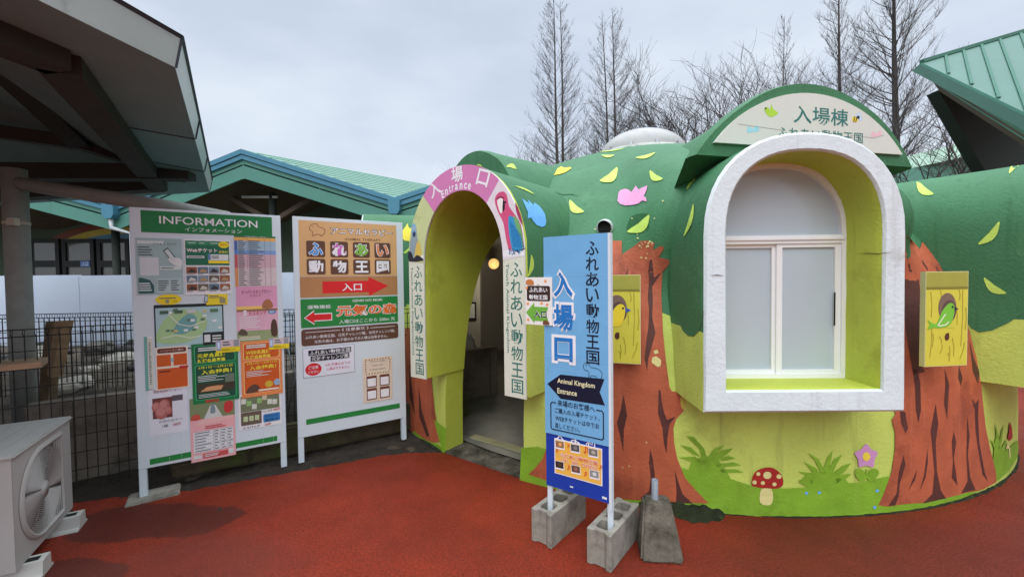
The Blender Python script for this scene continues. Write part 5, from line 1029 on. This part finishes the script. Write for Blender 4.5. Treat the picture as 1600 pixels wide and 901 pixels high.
b=MB(); b.box(-.14,.15,-.10,.10,-.03,.012,M_conc,.008); o=b.build('foot_slab',None,place(-2.56,2.94,0,.62)); tag(o,'flat concrete slab under left leg of INFORMATION board','slab')
M_plank=mat('old_plank',S(128,110,86),var=.35,scale=9,rough=.9,bump=.006,bscale=30,dirt=(S(82,68,50),3,.5,.7))
b=MB(); A=on_y(70,640,3.42); T1,T2=on_y(71,503,3.42),on_y(98,501,3.42); B1_,B2_=on_y(56,655,3.42),on_y(84,650,3.42); mid=on_y(86,502,3.42)
b.slab([B1_,on_y(72,655,3.42),mid,T1],(0,.07,0),M_plank); b.slab([on_y(73,585,3.40),on_y(80,590,3.40),T2,mid],(.03,.06,0),M_wood); o=b.build('old_post',None); tag(o,'split upright weathered timber leaning behind the fence','timber')
b=MB(); b.tube([(-2.02,3.72,.30),(-1.90,3.80,1.0)],.006,M_steel,6); b.tube([(-1.90,3.80,.30),(-2.02,3.72,1.0)],.006,M_steel,6); o=b.build('wire_brace'); tag(o,'thin crossed steel wires between the two notice boards','brace')
# ================================================================== INSIDE THE DOORWAY
cb_=thing('room_partition','pale partition block inside the dark doorway with a framed notice','partition',place(-.95,6.9,.03,0))
b=MB(); b.box(-.9,.42,0,.5,0,1.62,mat('partition_paint',S(180,178,170),var=.08,scale=3,rough=.75),.01); b.build('block',cb_)
b=MB(); b.box(.22,.36,-.02,-.002,.78,1.08,M_black); b.rect(.245,.82,.335,1.05,PALE,32); b.build('framed_notice',cb_)
b=MB(); b.box(-.85,.66,-.45,-.12,.0,.05,M_plas,.01); b.build('plinth',cb_)
sd=thing('covered_stand','thin stand with white cloth just inside the doorway','stand',place(-.62,5.6,.03))
b=MB(); b.tube([(0,0,0),(0,0,.018)],.15,M_plas,28); b.build('base',sd); b=MB(); b.tube([(0,0,.018),(0,0,1.35)],.014,M_steel,10); b.build('pole',sd)
bm=bmesh.new(); bmesh.ops.create_icosphere(bm,subdivisions=4,radius=1)
for v in bm.verts:
    k=1+.18*mnoise.noise(v.co*2.2); v.co=Vector((.05+v.co.x*.115*k*(1-.25*v.co.z),-.03+v.co.y*.07*k,.46+v.co.z*.29+.02*math.sin(v.co.x*20)))
b=MB(); b.bm(bm,mat('white_cloth',S(214,216,218),var=.05,rough=.85,bump=.004,bscale=20),True); b.build('cloth',sd)
lp=on_y(771.5,412,7.0); wl=thing('wall_lamp','small round glowing wall lamp inside the doorway','lamp',place(lp.x,lp.y,lp.z))
bm=bmesh.new(); bmesh.ops.create_uvsphere(bm,u_segments=24,v_segments=14,radius=.088); b=MB(); b.bm(bm,mat('lit_lamp_glass',S(255,196,120),var=0,emit=.75),True); b.build('globe',wl)
b=MB(); b.tube([(0,.09,0),(0,.55,.0)],.055,M_alu,20); b.build('bracket',wl)
ll=bpy.data.lights.new('lamp_light','POINT'); ll.energy=9; ll.color=(1,.86,.66); ll.shadow_soft_size=.1; lo_=bpy.data.objects.new('lamp_light',ll); C.objects.link(lo_); lo_.parent=wl; lo_.location=(.1,-.6,-.25)
# ================================================================== PAVILION WITH FOLDED ROOF BEHIND THE BOARDS
pv=thing('pavilion','long pavilion with green folded roof, blue gutters and dark windows','building',place(-5,9))
PI_=pv.matrix_world.inverted()
YF=9.; ridge=Vector((.67,.74,0))*9.
EDGE=[on_y(u,v,YF) for u,v in ((-420,262),(-230,318),(-25,262),(178,316),(379.5,234),(618,309),(800,248),(1000,305))]
L_=lambda p:PI_@p
b=MB(); f2=MB(); g=MB(); so_=MB(); rs=MB()
for p,q in zip(EDGE,EDGE[1:]):
    up=Vector((0,0,1)); f2.slab([L_(p-up*.15),L_(q-up*.15),L_(q-up*.60),L_(p-up*.60)],(0,.05,0),M_teal)
    o_=Vector((0,-.07,0)); g.slab([L_(p+o_),L_(q+o_),L_(q+o_-up*.10),L_(p+o_-up*.10)],(0,.12,0),M_blueg); g.slab([L_(p-up*.115+o_*.7),L_(q-up*.115+o_*.7),L_(q+o_*.7-up*.205),L_(p+o_*.7-up*.205)],(0,.1,0),M_blueg)
    b.slab([L_(p),L_(q),L_(q+ridge),L_(p+ridge)],(0,0,-.04),M_roofg)
    so_.slab([L_(p-up*.30),L_(q-up*.30),L_(q-up*.30+ridge),L_(p-up*.30+ridge)],(0,0,-.03),M_soff)
    for i in range(1,12):
        a_=L_(p.lerp(q,i/12)+Vector((0,.05,.012))); rs.bar(a_,a_+ridge,.03,.022,M_roofgs)
    m_=(p+q)/2; f2.box(L_(m_).x-.006,L_(m_).x+.006,-.004,.0,L_(m_).z-.60,L_(m_).z-.16,M_roofgs)
for p in EDGE[2::2][:3]: f2.box(L_(p).x-.008,L_(p).x+.008,-.004,.0,L_(p).z-.62,L_(p).z-.16,M_roofgs)
rf=b.build('roof',pv); rs.build('roof_seam',rf); f2.build('fascia',pv); g.build('gutter',pv); so_.build('soffit',pv)
for p in (EDGE[3],EDGE[5]):
    q=L_(p); b=MB(); b.slab([(q.x-.12,-.16,q.z-.06),(q.x+.12,-.16,q.z-.06),(q.x+.12,-.16,q.z-.28),(q.x+.07,-.16,q.z-.36),(q.x-.07,-.16,q.z-.36),(q.x-.12,-.16,q.z-.28)],(0,.2,0),M_blueg); h_=b.build('rain_hopper',pv)
    b=MB(); b.tube([(q.x,-.08,q.z-.34),(q.x,-.08,q.z-.55),(q.x+.30,.06,q.z-.66),(q.x+.30,.06,-.1)],.045,mat('white_pipe',S(206,212,216),var=.05,rough=.4),12); b.build('downpipe',h_)
wy=2.2
b=MB(); up=Vector((1.99,wy,-.22)); b.slab([L_(p+up) for p in EDGE]+[(L_(EDGE[-1]+up).x,wy,-.1),(L_(EDGE[0]+up).x,wy,-.1)],(0,.15,0),M_dwall); b.box(-.6,6,wy-.012,wy-.002,1.2,2.06,M_dgreen); b.box(-14,6,wy-.014,wy-.004,-.1,1.1,M_dgreen)
cx,cz=L_(on_y(196,440,9+wy)).x,L_(on_y(196,440,9+wy)).z
for i,c in enumerate(((116,64,52),(180,160,64),(84,128,150),(66,92,140))):
    r0_,r1_=1.60-.16*i,1.44-.16*i
    P=[(cx+1.75*r0_*math.cos(t*math.pi/40),wy-.016,cz+r0_*math.sin(t*math.pi/40)) for t in range(41)]; Q=[(cx+1.75*r1_*math.cos(t*math.pi/40),wy-.016,cz+r1_*math.sin(t*math.pi/40)) for t in range(41)]
    for t in range(40): b.face([P[t],Q[t],Q[t+1],P[t+1]],ink(*c,1.3))
b.build('wall',pv)
M_glass=mat('dark_window_glass',S(96,96,92),var=.1,scale=1,rough=.08,spec=.8)
M_fr=mat('dark_bronze_frame',S(38,40,40),var=.1,rough=.5)
for u0,u1 in ((-60,-8),(47,99),(101,153),(155,207),(210,262)):
    A,B_=L_(on_y(u0,374,9+wy)),L_(on_y(u1,432,9+wy)); b=MB(); z1,z0=A.z,B_.z-.25; x0,x1=A.x,B_.x; zm=z1-(z1-z0)*.52
    for xa,xb,za,zb2 in ((x0,x0+.10,z0,z1),(x1-.10,x1,z0,z1),(x0+.1,x1-.1,z1-.10,z1),(x0+.1,x1-.1,zm-.09,zm+.08),(x0+.1,x1-.1,z0,z0+.08)): b.box(xa,xb,wy-.09,wy-.018,za,zb2,M_fr)
    w_=b.build('window',pv); b=MB(); b.face([(x0+.08,wy-.045,z0),(x1-.08,wy-.045,z0),(x1-.08,wy-.045,z1),(x0+.08,wy-.045,z1)],M_glass); b.build('pane',w_)
A,B_=L_(on_y(131,408,9+wy)),L_(on_y(145.5,416.5,9+wy)); b=MB(wy-.095); b.rect(A.x,B_.z,B_.x,A.z,ink(96,130,190),1); b.text('入口',(A.x+B_.x)/2,(A.z+B_.z)/2,(B_.x-A.x)*.7,(A.z-B_.z)*.7,WHT,2,.01); o=b.build('door_sign',None,pv.matrix_world.copy()); tag(o,'tiny blue sign on dark window frame of the pavilion','sign')
for u in (425,620,178,-230):
    p=L_(on_y(u,300,9.7)); b=MB(); b.tube([(p.x,p.y,-.1),(p.x,p.y,3.5 if u==425 else 2.75)],.075,M_beam,14); b.build('post',pv)
for (u0,v0),(u1,v1) in (((338,296),(424,345)),((486,311),(426,347))):
    b=MB(); b.bar(L_(on_y(u0,v0,9.72)),L_(on_y(u1,v1,9.72)),.12,.10,M_soff); b.build('strut',pv)
b=MB(); b.bar(L_(on_y(378,308,9.66)),L_(on_y(434,308,9.66)),.05,.05,M_plas); b.build('lamp_bar',pv)
# ================================================================== ROOFS AT THE RIGHT
T=on_y(1440,98,6.6); nR=(-.10,-.62,.78); rr_=lambda u,v:on_plane(u,v,T,nR)
hb=thing('green_roof_house','steep green metal roof corner with dark wall below, at right edge','building',place(T.x,T.y)); HI=hb.matrix_world.inverted()
TA,TB=rr_(1720,14),rr_(1720,233); b=MB(); b.slab([HI@T,HI@TB,HI@TA],(.05,.22,-.02),mat('green_sheet_roof',S(80,120,106),var=.08,scale=1.5,rough=.42)); rf=b.build('roof',hb)
b=MB()
for (u0,v0),(u1,v1) in (((1477,88),(1482,116)),((1505,80),(1518,133)),((1533,71),(1560,154)),((1562,62.5),(1604,175)),((1594,53),(1650,197)),((1624,44),(1690,216))):
    a_,c_=HI@rr_(u0,v0),HI@rr_(u1,v1); n_=Vector(nR)*.012; b.bar(a_+n_,c_+n_,.03,.02,mat('green_seam',S(72,116,100),var=.05))
b.bar(HI@T+Vector((0,0,.02)),HI@TA+Vector((0,0,.02)),.06,.05,mat('green_seam',S(72,116,100))); b.build('roof_seam',rf)
dn=Vector((.0,.02,-.30)); b=MB(); T2=on_y(1458,124,6.62); b.slab([HI@T,HI@TB,HI@(TB+dn),HI@T2],(.01,.05,0),mat('dull_green_fascia',S(84,140,122),var=.08,rough=.5)); b.build('fascia',hb)
b=MB(); p1,p2=T2+Vector((0,.02,-.01)),TB+dn+Vector((0,.02,-.01)); q1=on_y(1468,143,7.0); q2=p2+(q1-p1); b.slab([HI@p1,HI@p2,HI@q2,HI@q1],(0,.0,.04),M_soff); b.build('soffit',hb)
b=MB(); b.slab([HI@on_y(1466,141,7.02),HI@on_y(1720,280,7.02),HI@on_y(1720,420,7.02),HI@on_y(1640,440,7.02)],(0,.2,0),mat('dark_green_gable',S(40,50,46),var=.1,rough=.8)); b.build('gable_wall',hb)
fp=on_y(1430,262,15.); fb=thing('distant_roof','pale green low roofed building far behind the bare branches at right','building',place(fp.x,fp.y)); FI=fb.matrix_world.inverted()
nF=(-.3,-.52,.8); fr_=lambda u,v:FI@on_plane(u,v,fp,nF)
b=MB(); b.slab([fr_(1330,282),fr_(1640,218),fr_(1640,191),fr_(1330,265)],(0,.1,-.05),mat('dull_pale_roof',S(150,178,158),var=.08,scale=1,rough=.5)); b.build('roof',fb)
b=MB(); 
p,q=FI@on_y(1330,282,15.),FI@on_y(1640,218,15.); b.slab([p,q,(q.x,q.y,-.1),(p.x,p.y,-.1)],(0,.3,0),mat('dull_teal_wall',S(104,156,138),var=.06,rough=.6)); b.build('wall',fb)
# ================================================================== BARE TREES
def grow(V, Fc, pts, r0, r1, n=3):
    b=len(V); k=len(pts)
    for i,p in enumerate(pts):
        d=(pts[min(i+1,k-1)]-pts[max(i-1,0)]).normalized(); a=d.cross(Vector((.31,.87,.2))).normalized(); c=a.cross(d); r=r0+(r1-r0)*i/(k-1)
        V+=[tuple(p+(a*math.cos(2*math.pi*j/n)+c*math.sin(2*math.pi*j/n))*r) for j in range(n)]
    for i in range(k-1): Fc+=[(b+i*n+j,b+i*n+(j+1)%n,b+(i+1)*n+(j+1)%n,b+(i+1)*n+j) for j in range(n)]
def limb(rg, p, d, L_, bend, seg, wob=.08):
    pts=[p.copy()]; d=d.normalized()
    for i in range(seg):
        d=(d+Vector((rg.gauss(0,wob),rg.gauss(0,wob),bend+rg.gauss(0,wob*.6)))).normalized(); p=p+d*(L_/seg); pts.append(p.copy())
    return pts
def mesh_obj(name, V, Fc, m, parent):
    me=bpy.data.meshes.new(name); me.from_pydata(V,[],Fc); me.materials.append(m); me.polygons.foreach_set('use_smooth',[True]*len(Fc)); o=bpy.data.objects.new(name,me); C.objects.link(o); o.parent=parent; return o
def tree(base, H, rad, crown, first, seed, label, kind='conifer', side=None, lean=(0,0), nbr=80, tw=.005, group='bare winter trees behind the buildings', up=.55):
    rg=random.Random(seed); t=thing('bare_tree',label,'tree',place(base.x,base.y,0),group); V=[];Fc=[]; W=[];Wf=[]
    if kind=='conifer':
        tp=[Vector((lean[0]*s+.05*math.sin(s*7+seed),lean[1]*s,H*s)) for s in [i/14 for i in range(15)]]
        grow(V,Fc,tp,rad*.9,.012,8)
        at=lambda s:tp[int(s*13.99)].lerp(tp[int(s*13.99)+1],s*13.99-int(s*13.99))
        for i in range(nbr):
            s=first+(1-first)*((i+rg.random())/nbr)**.95; a=rg.random()*2*math.pi
            if side is not None and rg.random()<.72: a=side+rg.gauss(0,.75)
            q=(s-first)/(1-first); L_=crown*1.55*(1-q**2.*.80)*rg.uniform(.45,1.1)*(1 if q>.08 else .7); el=.42+up*.75*q+rg.gauss(0,.13)
            d=Vector((math.cos(a)*math.cos(el),math.sin(a)*math.cos(el),math.sin(el))); br=limb(rg,at(s),d,L_,.09,6,.07); r=max(.008,rad*.15*(1-q*.75))
            grow(W,Wf,br,r,tw*.6)
            for j in range(int(6+L_*5.)):
                f=rg.uniform(.15,1); k=min(5,int(f*6)); p=br[k].lerp(br[k+1],f*6-k) if k<6 else br[6]
                dd=(br[k+1]-br[k]).normalized(); sd_=Vector((rg.gauss(0,1),rg.gauss(0,1),rg.gauss(.35,.6))).normalized(); tl=L_*rg.uniform(.16,.46)*(1.15-f*.5); tq=limb(rg,p,dd*.95+sd_*.6,tl,.07,3,.1); grow(W,Wf,tq,max(tw*.8,r*.22),tw*.4)
                for z in range(2):
                    g_=rg.randint(0,2); sd_=Vector((rg.gauss(0,1),rg.gauss(0,1),rg.gauss(.3,.7))).normalized(); grow(W,Wf,limb(rg,tq[g_],(tq[g_+1]-tq[g_]).normalized()+sd_*.7,tl*rg.uniform(.3,.6),.03,2,.1),tw*.7,tw*.4)
    else:
        def rec(p,d,L_,r,dep):
            pts=limb(rg,p,d,L_,.03,4,.10)
            if dep==0: grow(V,Fc,pts,r,r*.7,8)
            else: grow(W,Wf,pts,r,max(r*.55,tw*.5),4 if dep<3 else 3)
            if dep>=5: return
            n_=(5,4,4,4,3)[dep]
            for i in range(n_):
                a=rg.random()*6.283; sp=rg.uniform(.55,1.0) if dep else rg.uniform(.7,1.15); dd=(pts[-1]-pts[-2]).normalized(); sd_=Vector((math.cos(a),math.sin(a),rg.uniform(-.2,.3))); k=4 if i==0 or dep==0 else rg.randint(2,4)
                rec(pts[k],dd+sd_*sp,L_*rg.uniform(.58,.82),max(r*.56,tw*.7),dep+1)
        rec(Vector((0,0,0)),Vector((lean[0],lean[1],1)),H*.30,rad,0)
    mesh_obj('trunk',V,Fc,M_treeb,t); mesh_obj('crown',W,Wf,M_twig,t); return t
def tb(u, y): p=on_y(u,430,y); return Vector((p.x,p.y,0))
def hh(v, y): return EYE+(432-v)*y/F_PX
Y=24.
tree(tb(879,Y),hh(2,Y),.17,1.75,.30,1,'tall bare conifer, left trunk of the leftmost tall pair','conifer',math.pi,(-.42,0),nbr=105)
tree(tb(886,Y+.3),hh(10,Y),.16,1.6,.30,2,'tall bare conifer, right trunk of the leftmost tall pair','conifer',0.,(-.30,0),nbr=95)
tree(tb(957,Y+1),hh(22,Y),.14,1.6,.36,3,'slim bare conifer, left trunk of the pair above the skylight','conifer',math.pi,(-.5,0),nbr=70)
tree(tb(962,Y+1),hh(12,Y),.16,2.0,.30,4,'bare conifer with wide right side, right trunk above the skylight','conifer',.1,(-.05,0),nbr=100)
tree(tb(1311,20),hh(-60,20),.17,1.55,.30,5,'tall slim bare conifer right behind the eyebrow gable','conifer',None,(-.1,0),nbr=110)
tree(tb(1402,17),hh(-110,17),.24,2.1,.22,6,'thick trunked tall bare conifer nearest the green metal roof','conifer',None,(-.3,0),nbr=130,up=.5)
tree(tb(1222,30),hh(40,30),.12,1.7,.42,7,'small pointed bare conifer in the distance left of the eyebrow gable','conifer',None,(0,0),nbr=70,up=.7,tw=.006)
tree(tb(1068,26),hh(40,26),.17,3,.3,18,'spreading bare broadleaf tree above the skylight right side','broad',None,(-.12,0),tw=.006)
tree(tb(1130,28),hh(5,28),.18,3,.3,12,'rounded bare broadleaf tree behind the sign dormer left slope','broad',None,(.05,0),tw=.006)
tree(tb(1180,34),hh(-10,34),.2,3,.3,13,'far bare broadleaf tree beside the small pointed conifer','broad',None,(.02,0),tw=.006)
tree(tb(925,25),hh(150,25),.10,3,.3,14,'low twiggy bare tree between the two tall pairs','broad',None,(.0,0),tw=.006)
tree(tb(830,25),hh(170,25),.10,3,.3,15,'low twiggy bare tree at the left foot of the tall pair','broad',None,(-.1,0),tw=.006)
tree(tb(1268,30),hh(30,30),.14,3,.3,16,'bare broadleaf tree showing just above the eyebrow gable','broad',None,(.1,0),tw=.0055)
tree(tb(1462,15),hh(110,15),.12,3,.3,17,'low bare tree with drooping branches under the green metal roof','broad',None,(.15,0),tw=.0055)
# ================================================================== MOSS AT THE FOOT OF THE DOME
ms=MB(); rg=random.Random(9); M_moss=mat('dark_moss',S(38,44,26),var=.5,scale=14,rough=1,bump=.012,bscale=60,dirt=(S(70,84,34),9,.56,.72))
def moss(a0,a1,w,hm):
    k=int((a1-a0)*3.47/.02); n_=8; vs=[]
    for i in range(k+1):
        a=a0+(a1-a0)*i/k; e_=math.sin(math.pi*i/k)**.5
        for j in range(n_+1):
            t_=j/n_; ww=w*e_*(.75+.5*mnoise.noise(Vector((a*14,0,1)))+.25*mnoise.noise(Vector((a*60,2,1)))); r=DR-.01+ww*t_; p=Vector((DC.x+r*math.cos(a),DC.y+r*math.sin(a),0)); vs.append((p.x,p.y,.002+hm*e_*(1-t_)**1.3*(1+.8*mnoise.noise(p*22))-.006*(t_>.95)))
    ms.add(vs,[(i*(n_+1)+j,(i+1)*(n_+1)+j,(i+1)*(n_+1)+j+1,i*(n_+1)+j+1) for i in range(k) for j in range(n_)],M_moss,True)
moss(R_(-108),R_(-99),.20,.07); moss(R_(-119.5),R_(-30),.035,.02); moss(R_(-143),R_(-136),.05,.025)
o=ms.build('moss'); tag(o,'dark moss growing along the foot of the dome house','moss',None,'stuff')
